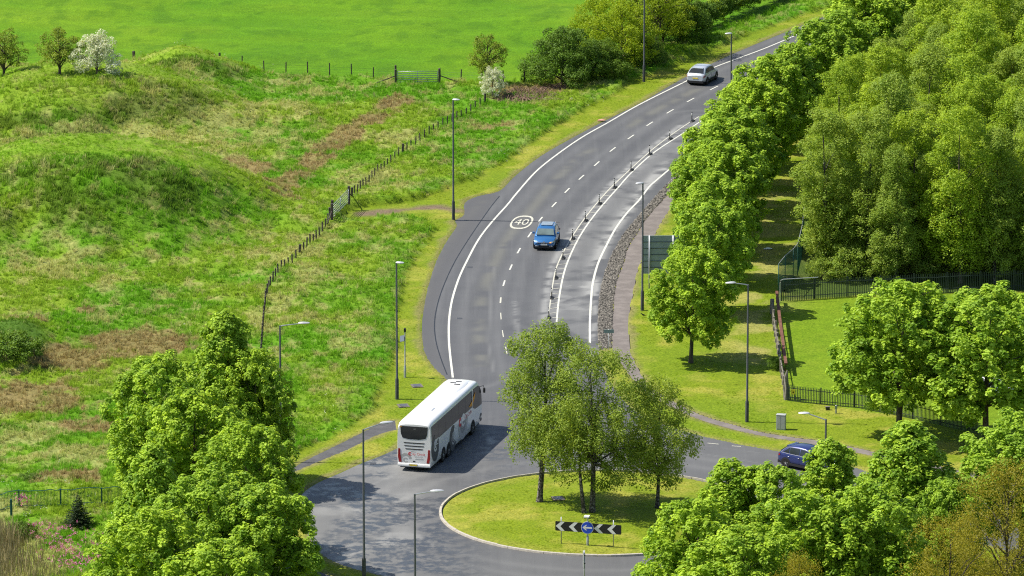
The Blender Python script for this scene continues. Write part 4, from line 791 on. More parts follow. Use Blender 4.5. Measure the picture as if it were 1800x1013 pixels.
# ------------------------------------------------------------------ lamp posts
def lamp(base, H, arm, dirx, label, head=.75, arm_rise=.12, diry=0., shoe=1.6):
    e = tag(empty('lamp_post', base), label, 'lamp post', 'lamp posts round the junction')
    MB().tube([(0, 0, -.1), (0, 0, shoe - .1), (0, 0, shoe), (0, 0, H)], [.125, .12, .085, .062], 10).build('column', M['lampgrey'], e); MB().tube([(0, 0, -.05), (0, 0, shoe - .12), (0, 0, shoe + .02)], [.135, .135, .09], 10).build('base', M['lampbase'], e)
    u = Vector((dirx, diry, 0)).normalized()
    if arm > .3: MB().tube([(0, 0, H - .08), u * .15 + Vector((0, 0, H)), u * arm + Vector((0, 0, H + arm_rise))], [.045, .04, .032], 6).build('arm', M['steel'], e)
    a = u * max(arm - .05, -.12) + Vector((0, 0, H + (arm_rise if arm > .3 else 0) + .03)); v = Vector((-u.y, u.x, 0)); secs = []
    for f, wd, th in ((0, .05, .05), (.15, .13, .09), (.45, .17, .10), (.85, .14, .07), (1, .05, .03)):
        c = a + u * head * f; secs.append([c + v * wd * math.cos(t_) + Vector((0, 0, th * math.sin(t_) * (1 if math.sin(t_) > 0 else .5))) for t_ in np.linspace(0, 2 * math.pi, 11)[:-1]])
    h_ = MB().loft(secs).build('lamp_head', M['lamphead'], e); MB().box(-.13, -.07, -.012, .13, .07, 0, Matrix.Translation(a + u * head * .5 - Vector((0, 0, .052))) @ Matrix.Rotation(math.atan2(u.y, u.x), 4, 'Z')).build('lens', M['black'], h_)
    return e
lamp(GP(698, 702), 10.25, 0, 1, 'grey lamp post on the verge just behind the bus', head=.62, diry=-.2); lamp(GP(797, 386), 10.1, 0, 1, 'grey lamp post beside the muddy gate entrance', head=.6, diry=-.2)
lamp(GP(1132, 144), 10.6, 0, 1, 'tall lamp post in front of the yellow green trees', head=.6); l4 = lamp(GP(1284, 262), 10.05, 0, -1, 'lamp post rising behind the maples right of the silver car', head=.62, diry=-.2)
l4.location = (GP(1284, 258)); lamp(GP(1129, 546), 10.1, 0, -1, 'lamp post on the grass left of the big grey sign', head=.62, diry=-.2)
lamp(GP(1313, 742), 10.2, .95, -1, 'lamp post with a long arm near the grey cabinet', head=.75, diry=-.1); lamp(GP(1449, 985), 9.7, 1.15, -1, 'lamp post rising out of the maple above the navy car', arm_rise=.32, diry=.15, head=.75)
lamp(GP(494, 808), 9.7, 1.35, 1, 'lamp post half hidden by the left maple clump', head=.8, diry=.1); lamp(GP(640, 1022), 10.3, 1.25, 1, 'lamp post standing against the road left of the island', arm_rise=.25, diry=.45, head=.9)
lamp(GP(730, 1146), 10.3, 1.05, 1, 'nearest lamp post, its arm reaching over the island kerb', diry=.15, head=.85)
# solar post
e = tag(empty('solar_post', GP(712, 664)), 'slim grey post with a small solar panel on the verge', 'post'); MB().tube([(0, 0, 0), (0, 0, .85), (0, 0, .95), (0, 0, 3.55)], [.09, .09, .05, .045], 8).build('pole', M['steel'], e)
MB().cbox((0, 0, 3.5), (.17, .17, .28), .02).build('detector', M['black'], e); MB().box(-.17, -.02, -.24, .17, .02, .24, Matrix.Translation((-.2, -.05, 3.0)) @ Matrix.Rotation(R(-38), 4, 'X') @ Matrix.Rotation(R(-25), 4, 'Z')).build('solar_panel', plain('solar_cells', (.08, .11, .16), .6, .3), e)
# big sign seen from behind
e = tag(empty('road_sign', GP(1155, 517), R(2)), 'large grey direction sign seen from behind, half hidden by a maple', 'sign')
for x in (-.62, 1.25): MB().tube([(x, -.12, -.1), (x, -.12, 4.75)], .065, 8).build('post', M['steel'], e)
for k in range(6): MB().box(-1.15, -.02, 1.65 + k * .512, 2.15, .03, 1.65 + k * .512 + .500).build('panel', M['signback'], e)
for k in range(5): MB().box(-1.13, -.055, 1.63 + (k + 1) * .512, 2.13, -.025, 1.66 + (k + 1) * .512).build('brace', M['palis'], e)
# small sign and edge-on sign
e = tag(empty('small_sign', GP(1070, 632)), 'thin post with a narrow green name plate by the gravel strip', 'sign'); MB().tube([(0, 0, 0), (0, 0, 2.35)], .028, 6).build('post', M['steel'], e); MB().box(-.38, -.05, 2.05, .38, -.02, 2.32).build('plate', M['signback'], e)
e = tag(empty('edge_sign', GP(1027, 1052)), 'sign on a grey pole seen edge on at the bottom of the view', 'sign'); MB().tube([(0, 0, 0), (0, 0, 3.25)], .045, 8).build('pole', M['steel'], e); MB().box(-.075, -.35, 2.1, -.05, .35, 3.15, Matrix.Rotation(R(4), 4, 'Z')).build('plate', M['steel'], e)
for z in (2.35, 2.9): MB().box(-.06, -.06, z, .07, .06, z + .05).build('clip', M['black'], e)
# chevron sign
A, B = GP(976, 955.5), GP(1092, 964); d = B - A; W_ = math.hypot(d.x, d.y); e = tag(empty('chevron_sign', A, math.atan2(d.y, d.x)), 'black chevron board with white arrows on the island', 'sign'); z0, z1 = .90, 1.55
MB().slab([(0.03, 0, z0), (W_ - .03, 0, z0), (W_, 0, z0 + .05), (W_, 0, z1 - .05), (W_ - .03, 0, z1), (.03, 0, z1), (0, 0, z1 - .05), (0, 0, z0 + .05)], (0, 1, 0), .03).build('board', M['black'], e)
for x0 in (.03, .93, 2.66, 3.57):
    h = (z1 - z0) / 2 - .01; zc = (z0 + z1) / 2
    MB().slab([(x0, -.001, zc), (x0 + .36, -.001, zc + h), (x0 + .62, -.001, zc + h), (x0 + .28 + .04, -.001, zc), (x0 + .62, -.001, zc - h), (x0 + .36, -.001, zc - h)], (0, -1, 0), .006).build('chevron', M['white'], e)
for x in (.40, W_ - .55): MB().tube([(x, .07, -.1), (x, .07, 1.85)], .038, 8).build('post', M['steel'], e)
MB().tube([(W_ * .488, .08, -.1), (W_ * .488, .08, .62), (W_ * .488, .08, .68), (W_ * .488, .08, 2.0)], [.085, .085, .04, .035], 8).build('post', M['steel'], e)
MB().box(W_ * .488 - .2, -.25, 1.98, W_ * .488 + .14, .12, 2.08).build('lamp_head', M['white'], e)
cx_, cz_ = W_ * .488, 1.24; ring = [(cx_ + .43 * math.cos(a), -.02, cz_ + .43 * math.sin(a)) for a in np.linspace(0, 2 * math.pi, 33)[:-1]]; dk = MB().slab(ring, (0, -1, 0), .02).build('disc_rim', M['white'], e)
MB().slab([(cx_ + .40 * math.cos(a), -.041, cz_ + .40 * math.sin(a)) for a in np.linspace(0, 2 * math.pi, 33)[:-1]], (0, -1, 0), .004).build('disc', M['blue'], dk)
MB().slab([(cx_ - .33, -.046, cz_ + .01), (cx_ - .10, -.046, cz_ + .20), (cx_ - .02, -.046, cz_ + .20), (cx_ - .14, -.046, cz_ + .06), (cx_ + .33, -.046, cz_ + .06), (cx_ + .33, -.046, cz_ - .05), (cx_ - .14, -.046, cz_ - .05), (cx_ - .02, -.046, cz_ - .18), (cx_ - .10, -.046, cz_ - .18)], (0, -1, 0), .004).build('arrow', M['white'], dk)
# cabinet, marker, covers
e = tag(empty('cabinet', GP(1373, 755), R(-14)), 'grey utility cabinet beside the footpath', 'cabinet'); MB().cbox((0, 0, 0), (.66, .42, 1.08), .03).build('body', M['cabinet'], e); MB().cbox((0, 0, 1.08), (.70, .46, .05), .015).build('lid', M['cabinet'], e)
for x in (-.16, .16): MB().box(x - .15, -.225, .1, x + .15, -.213, 1.02).build('door', M['cabinet'], e)
e = tag(empty('marker_post', GP(1469.5, 727)), 'short grey marker post on the grass by the near palisade', 'post'); MB().cbox((0, 0, 0), (.13, .10, .62), .02).build('post', M['steel'], e); MB().box(-.09, -.07, .36, .09, -.052, .58).build('plate', M['signback'], e)
e = tag(empty('water_box', GP(1455, 721)), 'dark open meter box left of the marker post', 'box'); MB().cbox((0, 0, 0), (.3, .25, .22), .02).build('body', M['black'], e); MB().box(-.2, -.12, .23, .16, .14, .26).build('lid', M['slab'], e)
for (px, py, lab) in ((733, 679, 'square manhole cover in the verge left of the bus front'), (709, 714, 'square manhole cover beside the lamp post behind the bus'), (981, 877, 'dark manhole cover on the island behind the trunk of the tallest birch')):
    e = tag(empty('manhole_cover', GP(px, py) + Vector((0, 0, .02)), R(12)), lab, 'cover'); MB().box(-.40, -.5, -.1, .40, .5, .035).build('slab', M['slab'], e); MB().box(-.26, -.33, .036, .26, .33, .055).build('lid', M['lampgrey'], e)
# lane separator bollards
BO = [(1218, 218.5), (1179, 250), (1143.6, 277), (1111, 305), (1081.5, 335.6), (1055, 364), (1030.5, 394), (1008, 426), (991, 460), (978.5, 495), (971, 530), (966, 565)]
LB = ['furthest one, beside the maples', 'second from the maples', 'third from the maples', 'fourth from the maples', 'fifth from the maples', 'sixth from the maples', 'level with the road number, right of it', 'level with the blue car', 'just behind the blue car shadow, sixth from the birches', 'fourth from the birches', 'third from the birches', 'nearest the birch crowns']
LB[8:] = ['just nearer than the blue car', 'third above the birch crowns', 'second above the birch crowns', 'nearest the birch crowns']
bp = None
for i, (px, py) in enumerate(BO):
    t_ = dg[5] - dg[6]; p = GP(px, py); a = GL([BO[max(i - 1, 0)], BO[min(i + 1, 11)]]); ang = math.atan2(a[0][1] - a[1][1], a[0][0] - a[1][0])
    p.z = .005; p.x += -.05
    e = tag(empty('lane_bollard', p, ang), 'flexible lane bollard, ' + LB[i], 'bollard', 'bollards between the lanes')
    if bp is None:
        bs = MB(); bs.loft([[(-.55, -.13, 0), (-.55, .13, 0), (-.42, .10, .10), (-.42, -.10, .10)], [(.30, -.16, 0), (.30, .16, 0), (.28, .13, .15), (.28, -.13, .15)], [(.62, -.13, 0), (.62, .13, 0), (.50, .10, .08), (.50, -.10, .08)]], smooth=False)
        bp = (bs.mesh('base', M['black']), MB().tube([(-.2, 0, .1), (-.2, 0, .95), (-.2, 0, .99)], [.05, .045, .03], 8).mesh('post', M['black']), [MB().tube([(-.2, 0, z), (-.2, 0, z + .07)], .054, 8).mesh('reflector', M['white']) for z in (.66, .80)])
    e.scale = (.88, .88, .9); link('base', bp[0], e); po = link('post', bp[1], e)
    for r2 in bp[2]: link('band', r2, po)
# litter and a crow
for (px, py, c, lab) in ((1057, 213, (.55, .25, .2), 'red and white scrap lying beside the left edge line'), (1350, 439, (.8, .8, .78), 'white scrap of paper in the shade under the maples')):
    o = MB().slab([(-.35, -.12, .02), (.3, -.2, .05), (.36, .12, .03), (0, .2, .09), (-.3, .15, .03)], (0, 0, 1), .03).build('litter', plain('scrap', c)); p = GP(px, py); o.location = p + Vector((0, 0, .03)); tag(o, lab, 'litter')
e = tag(empty('crow', GP(1131, 558.5), R(200)), 'black crow standing on the verge under the lamp post', 'bird'); bk = MB(); secs = []
for x, z, r_2, rz2 in ((-.26, .15, .01, .01), (-.16, .17, .035, .02), (-.05, .20, .065, .06), (.05, .23, .07, .075), (.12, .29, .045, .05), (.16, .335, .036, .038), (.20, .345, .03, .03), (.225, .34, .01, .01), (.28, .325, .003, .003)): secs.append([(x, r_2 * math.cos(a), z + rz2 * math.sin(a)) for a in np.linspace(0, 2 * math.pi, 9)[:-1]])
bk.loft(secs); bk.tube([(.02, .03, .18), (.03, .03, .0), (.07, .03, .0)], .007, 4); bk.tube([(.02, -.03, .18), (.03, -.03, .0), (.07, -.03, .0)], .007, 4); bk.build('body', M['black'], e)
# pink flowers, white umbels and tall dry grass at the lower left
def blooms(name, spots, n, c1, label, h0=.35, h1=.75, sz=.085, cat='flowers'):
    P = []
    for (px, py, rx, ry) in spots:
        q = GL([(px, py)])[0]; k = RNG.normal(size=(n, 2)) * np.array([rx, ry]) + q; z, *_ = terrain(k[:, 0], k[:, 1]); P.append(np.c_[k, z + RNG.uniform(h0, h1, n)])
    P = np.vstack(P); PP = np.repeat(P, 7, 0) + RNG.normal(size=(len(P) * 7, 3)) * .05; m = leaf_mesh(name, PP, RNG.normal(size=PP.shape) + np.array([0, 0, 1.]), np.full(len(PP), sz), RNG.random(len(PP)), c1)
    return tag(link(name, m), label, cat, None, 'stuff')
blooms('pink_flowers', [(85, 960, .6, 1.5), (105, 955, .4, 1.), (55, 955, .3, .8), (107, 983, .6, 1.2), (130, 975, .5, 1.5), (165, 985, .4, 1.8), (118, 1004, .5, 1), (167, 1004, .35, .8), (40, 905, .3, .6), (150, 992, .8, 2)], 34, m_leaf('pink_petals', (.50, .10, .32), (.78, .28, .55), .3, up=(1, 1, 1)), 'pink wild flowers in the long grass at the lower left')
blooms('white_umbels', [(30, 865, 2, 3), (90, 885, 1, 2), (60, 915, 1, 2), (480, 170, 4, 5), (560, 180, 4, 6), (300, 140, 3, 2), (900, 280, 1, 3), (450, 620, 4, 6), (170, 910, 1, 2), (540, 740, 2, 3), (1010, 190, 2, 2)], 10, m_leaf('cow_parsley', (.62, .64, .5), (.8, .8, .7), .2, up=(1, 1, 1)), 'scattered small white flower heads in the rough grass', sz=.05)
mb = MB(); rr = random.Random(8)
for (px, py, n, rx, ry, h) in ((14, 968, 260, .45, .8, 2.2), (5, 1010, 900, 1.5, 3.5, 1.1), (45, 1030, 700, 1.3, 3, .9), (-10, 985, 500, 1.2, 2, 1.3)):
    q = GP(px, py)
    for k in range(n):
        x, y = q.x + rr.gauss(0, rx), q.y + rr.gauss(0, ry); a = rr.uniform(0, 6.28); hh = h * rr.uniform(.5, 1.15); l_ = rr.uniform(.05, .35) * hh; wd = .018
        z = q.z - .1; dx, dy = math.cos(a) * l_, math.sin(a) * l_
        mb.add([(x - wd, y, z), (x + wd, y, z), (x + wd + dx * .4, y + dy * .4, z + hh * .6), (x - wd + dx * .4, y + dy * .4, z + hh * .6), (x + dx, y + dy, z + hh)], [(0, 1, 2, 3), (3, 2, 4)])
tag(mb.build('dry_reeds', plain('dry_reed', (.44, .36, .17), .9, .2, var=.3)), 'tall straw coloured reeds in the bottom left corner', 'reeds', None, 'stuff')

# ------------------------------------------------------------------ vehicles
glass = plain('tinted_glass', (.018, .022, .024), .06, .6, var=.1); glass_l = plain('windscreen_glass', (.12, .16, .16), .08, .6, var=.3, scale=1.5)
tyre = plain('tyre_rubber', (.02, .02, .02), .85, .2); rimm = plain('alloy_rim', (.50, .51, .53), .3, .5, .6); dark = plain('dark_trim', (.022, .022, .024), .7, .3)
redl = plain('tail_lamp_red', (.30, .012, .012), .2, .5); lampg = plain('lamp_glass', (.62, .66, .70), .15, .6, .3); amber = NT('amber_signal_lit').col((.9, .4, .05), .3); amber.b.inputs['Emission Color'].default_value = (1, .45, .08, 1); amber.b.inputs['Emission Strength'].default_value = .8; amber = amber.m
plate_w = plain('number_plate_white', (.75, .75, .7), .5); plate_y = plain('number_plate_yellow', (.72, .55, .05), .5); trimc = plain('satin_trim', (.42, .43, .45), .5, .3); chrome = plain('chrome', (.6, .62, .64), .25, .5, .8)
def wheel(parent, x, y, r, wd, spokes=5, hub=None):
    s = -1 if y < 0 else 1; sec = []
    for yy, rr in ((-wd / 2, r * .62), (-wd / 2, r * .93), (-wd / 2 + .03, r), (wd / 2 - .03, r), (wd / 2, r * .93), (wd / 2, r * .62)): sec.append([(x + rr * math.cos(a), y + yy, r + rr * math.sin(a)) for a in np.linspace(0, 2 * math.pi, 21)[:-1]])
    t_ = MB().loft(sec).build('wheel', tyre, parent); yo = y + s * wd / 2
    m = MB(); m.slab([(x + r * .64 * math.cos(a), yo - s * .04, r + r * .64 * math.sin(a)) for a in np.linspace(0, 2 * math.pi, 21)[:-1]], (0, s, 0), .01); m.build('brake', dark, t_)
    m = MB()
    for k in range(20):
        a, b = 2 * math.pi * k / 20, 2 * math.pi * (k + 1) / 20; m.add([(x + q * math.cos(c), yo - s * .008, r + q * math.sin(c)) for c in (a, b) for q in (r * .56, r * .66)], [(0, 1, 3, 2)])
    for k in range(spokes):
        a = 2 * math.pi * k / spokes + .3; u = Vector((math.cos(a), 0, math.sin(a))); v = Vector((-math.sin(a), 0, math.cos(a))); c = Vector((x, yo - s * .012, r)); m.slab([c - v * r * .09, c + u * r * .6 - v * r * .10, c + u * r * .6 + v * r * .10, c + v * r * .09], (0, s, 0), .012)
    m.slab([(x + r * .18 * math.cos(a), yo - s * .012, r + r * .18 * math.sin(a)) for a in np.linspace(0, 2 * math.pi, 11)[:-1]], (0, s, 0), .02); m.build('rim', hub or rimm, t_)
def arch(parent, x, y, r, s):
    MB().slab([(x + r * math.cos(a), y, max(.22, r * .9 + r * math.sin(a) * .98)) for a in np.linspace(-.35, math.pi + .35, 16)], (0, s, 0), .006).build('wheel_arch', dark, parent)
def suv(label, paint, pos, ang, Wd=1.84, rails=None, trim=None, front=True, indicator=False, wheelb=(.85, 3.5), sc_=(1, 1, 1), tail=redl, gm_=None, ws=None):
    """x runs from the tail (0) to the nose (4.45)"""
    e = empty('parked_car' if False else 'car', pos, ang); e.scale = sc_; tag(e, label, 'car', 'cars on the roads'); hw = Wd / 2
    gs = [(0, .46, .92, .80), (.06, .38, 1.0, .92), (.30, .30, 1.05, .985), (1.0, .26, 1.03, 1), (2.2, .24, 1.01, 1), (3.05, .24, 1.0, 1), (3.6, .26, .96, .985), (4.05, .30, .90, .94), (4.32, .34, .80, .87), (4.43, .42, .68, .78)]
    secs = []
    for x, zb, zt, k in gs:
        w_ = hw * k; r_3 = [(0, zb), (.82 * w_, zb), (.97 * w_, zb + .10), (w_, .45 * (zt - zb) + zb), (.985 * w_, zt - .14), (.94 * w_, zt - .04), (.72 * w_, zt + .015), (0, zt + .04)]
        secs.append([(x, y, z) for y, z in r_3] + [(x, -y, z) for y, z in r_3[-2:0:-1]])
    MB().loft(secs).build('body', paint, e, sharp=48)
    ys = lambda z: hw * .955 - .30 * (z - .95)
    secs = []
    for x, zt in ((.10, 1.03), (.38, 1.27), (.70, 1.49), (.98, 1.575), (1.35, 1.625), (1.8, 1.645), (2.35, 1.62), (2.72, 1.53), (3.05, 1.28), (3.36, 1.03)):
        t2 = zt - .09; r_3 = [(0, .95), (ys(.95), .95), (ys(t2), t2), (ys(zt) - .07, zt - .025), (ys(zt) - .35, zt), (0, zt + .015)]
        secs.append([(x, y, z) for y, z in r_3] + [(x, -y, z) for y, z in r_3[-2:0:-1]])
    MB().loft(secs).build('cabin', paint, e, sharp=50)
    # glazing
    for s in (-1, 1):
        for nm, pl in (('side_window', [(.52, 1.12), (1.02, 1.08), (1.02, 1.46), (.92, 1.42)]), ('side_window', [(1.07, 1.08), (1.93, 1.07), (1.93, 1.50), (1.07, 1.48)]), ('side_window', [(1.99, 1.07), (3.10, 1.08), (2.66, 1.44), (2.40, 1.49), (1.99, 1.50)])):
            MB().slab([(x, s * (ys(z) + .002), z) for x, z in pl], (0, s, .29), .010).build(nm, gm_ or glass, e)
        if trim:
            tp = [(.36, 1.07), (1.0, 1.045), (3.14, 1.04), (3.20, 1.06)]; MB().tube([(x, s * (ys(z) + .012), z) for x, z in tp], .009, 4).build('window_trim', trim, e); tp = [(.36, 1.07), (.74, 1.46), (1.1, 1.52), (2.0, 1.54), (2.45, 1.515), (2.70, 1.47), (3.20, 1.06)]; MB().tube([(x, s * (ys(z) + .010), z) for x, z in tp], .012, 4).build('window_trim', trim, e)
        MB().tube([(.95, s * (hw + .004), .86), (1.15, s * (hw + .012), .865)], .014, 4).build('door_handle', chrome, e); MB().tube([(1.85, s * (hw + .004), .86), (2.05, s * (hw + .012), .865)], .014, 4).build('door_handle', chrome, e)
        for x in (1.98,): MB().box(x, s * (hw - .002) - .004, .36, x + .014, s * (hw - .002) + .004, .98).build('door_gap', dark, e)
        m = MB(); m.box(.9, s * hw - .012, .25, 3.1, s * hw + .006, .42); m.build('sill', dark, e)
        mi = MB().loft([[(2.78 + dx, s * (hw + o_), 1.06 + dz) for dx, dz in ((0, 0), (.10, 0), (.10, .13), (0, .15))] for o_ in (-.02, .17)], smooth=False).build('mirror', paint, e)
        for x in wheelb: arch(e, x, s * (hw - .003), .41, s); wheel(e, x, s * (hw - .10), .345, .23)
        if rails and s > 0: MB().slab([(.95, -.46, 1.652), (2.3, -.46, 1.662), (2.3, .46, 1.662), (.95, .46, 1.652)], (0, 0, 1), .018).build('roof_sheen', plain('roof_sheen', (.22, .26, .30), .15, .6), e)  # pale panel added to stand in for sky reflected in the roof
        if rails: MB().tube([(.75, s * (hw - .30), 1.59), (.9, s * (hw - .29), 1.68), (2.2, s * (hw - .29), 1.685), (2.4, s * (hw - .30), 1.62)], .018, 5).build('roof_rail', rails, e)
        MB().slab([(.015, s * hw * .60, .80), (.04, s * hw * .90, .78), (.30, s * hw * 1.0, .88), (.26, s * hw * .985, .98), (.05, s * hw * .9, .97), (.03, s * hw * .62, .93)], (-.4, s * .5, .1), .03).build('tail_lamp', tail, e)
        MB().slab([(4.41, s * hw * .50, .66), (4.35, s * hw * .80, .68), (4.18, s * hw * .93, .76), (4.16, s * hw * .90, .84), (4.33, s * hw * .74, .79), (4.41, s * hw * .50, .75)], (.75, s * .15, .25), .035).build('headlight', lampg, e)
        if indicator and s > 0: MB().slab([(4.455, s * hw * .50, .66), (4.43, s * hw * .66, .66), (4.43, s * hw * .66, .72), (4.455, s * hw * .50, .72)], (1, 0, .2), .03).build('indicator', amber, e)
        MB().slab([(4.44, s * hw * .50, .38), (4.40, s * hw * .76, .38), (4.40, s * hw * .76, .44), (4.44, s * hw * .50, .44)], (.9, 0, 0), .02).build('fog_lamp', lampg, e)
    MB().slab([(3.34, -ys(1.08) + .10, 1.075), (3.34, ys(1.08) - .10, 1.075), (2.84, ys(1.48) - .10, 1.475), (2.84, -ys(1.48) + .10, 1.475)], (.06, 0, .075), .5).build('windscreen', ws or glass_l, e)
    MB().slab([(.225, -ys(1.14) + .10, 1.135), (.225, ys(1.14) - .10, 1.135), (.62, ys(1.44) - .12, 1.437), (.62, -ys(1.44) + .12, 1.437)], (-.055, 0, .075), .4).build('rear_window', glass, e)
    MB().box(.60, -.55, 1.50, .86, .55, 1.55).build('spoiler', paint, e)
    MB().slab([(4.425, -.52, .60), (4.425, .52, .60), (4.40, .56, .72), (4.40, -.56, .72)], (1, 0, 0), .02).build('grille', dark, e); MB().tube([(4.445, -.54, .665), (4.455, 0, .67), (4.445, .54, .665)], .012, 4).build('grille_bar', chrome, e)
    MB().slab([(4.43, -.6, .30), (4.43, .6, .30), (4.44, .55, .46), (4.44, -.55, .46)], (1, 0, 0), .012).build('lower_grille', dark, e)
    MB().slab([(4.455, .09 * math.cos(a), .71 + .09 * math.sin(a)) for a in np.linspace(0, 6.283, 13)[:-1]], (1, 0, 0), .02).build('badge', chrome, e)
    MB().box(4.46, -.26, .47, 4.48, .26, .58).build('number_plate', plate_w, e); MB().box(-.025, -.26, .64, .02, .26, .75).build('number_plate', plate_y, e)
    MB().box(-.03, -.78, .26, .3, .78, .46).build('bumper', dark, e); MB().box(4.2, -.76, .22, 4.44, .76, .32).build('bumper', dark, e)
    MB().box(.3, -.75, .16, 4.1, .75, .30).build('underbody', dark, e)
    for x in (3.9,): MB().box(3.10, -.60, .99, 3.14, .60, 1.055).build('wiper', dark, e)
    return e
def carpaint(name, c, metal=.35, rough=.32): return plain(name, c, rough, .5, metal, var=.04, coat=.6)
def hd(a, b): d = G(*b) - G(*a); return math.atan2(d[1], d[0])
# blue car, nose towards the roundabout
a = hd((952, 386), (930, 434)); nose = G(956, 441.5); p = nose - 4.45 * np.array([math.cos(a), math.sin(a)]); suv('blue car with roof rails and a lit indicator driving towards the roundabout', carpaint('blue_paint', (.03, .15, .38)), (p[0], p[1], .006), a, rails=trimc, indicator=True, ws=glass_l, trim=None)
# silver car going away
a = hd((1217, 152), (1262, 126)); p = G(1222, 151); suv('silver car driving away up the road', carpaint('silver_paint', (.50, .54, .60), .3), (p[0], p[1], .006), a, Wd=1.82)
# navy car on the eastern arm
a = hd((1369, 817), (1505, 846)); p = G(1379.5, 815); suv('navy car with chrome window trim on the eastern arm, partly behind a maple', carpaint('navy_paint', (.022, .035, .15)), (p[0], p[1], .006), a, trim=trimc, wheelb=(.80, 3.45), rails=None)
wp_ = carpaint('white_paint', (.78, .78, .77), 0)
p = GP(1690, 706); suv('white car glimpsed through the maples behind the near palisade', wp_, p, R(20)); p = GP(1486, 1062); p.z = .01; suv('white car glimpsed under the maples at the bottom edge', wp_, p, R(100), sc_=(1, 1, 1))

# ---- coach
wb = carpaint('coach_white', (.80, .80, .81), 0, .28); gd = plain('print_dark_grey', (.075, .08, .085), .4, var=.03); gl = plain('print_light_grey', (.42, .42, .42), .4, var=.03); rd = plain('print_red', (.60, .03, .04), .4, var=.03); orange = plain('print_orange', (.75, .30, .02), .5)
RA, FA = G(758.5, 831.5), G(848.5, 748); a = math.atan2(*(FA - RA)[::-1]); BL = 13.8; BW = 2.52; e = tag(empty('coach', (0, 0, 0.006), a), 'white three axle coach with grey circle logos turning onto the roundabout road', 'coach')
nrm = np.array([-math.sin(a), math.cos(a)]); org = RA + nrm * BW / 2; e.location = (org[0], org[1], .006); hw = BW / 2
def bsec(x, zb, zt, wk=1., rk=1.):
    w_ = hw * wk; r_3 = [(0, zb), (w_ - .12, zb), (w_ - .02, zb + .10), (w_, 1.0), (w_, min(2.0, zt - .3)), (w_ - .035, min(3.0, zt - .2)), (w_ - .07, zt - .26), (w_ - .14, zt - .12), (w_ - .30, zt - .03), (w_ - .6, zt), (0, zt + .03)]
    return [(x, y, z) for y, z in r_3] + [(x, -y, z) for y, z in r_3[-2:0:-1]]
MB().loft([bsec(0, .42, 3.38, .955), bsec(.05, .36, 3.46, .975), bsec(.25, .33, 3.56, .995), bsec(.8, .32, 3.60), bsec(6, .32, 3.62), bsec(9, .32, 3.62), bsec(11.8, .32, 3.64), bsec(12.6, .32, 3.60), bsec(13.05, .32, 3.42, .995), bsec(13.35, .33, 3.05, .985), bsec(13.55, .34, 2.5, .975), bsec(13.7, .34, 1.8, .965), bsec(13.8, .40, 1.35, .93)]).build('body', wb, e, sharp=50)
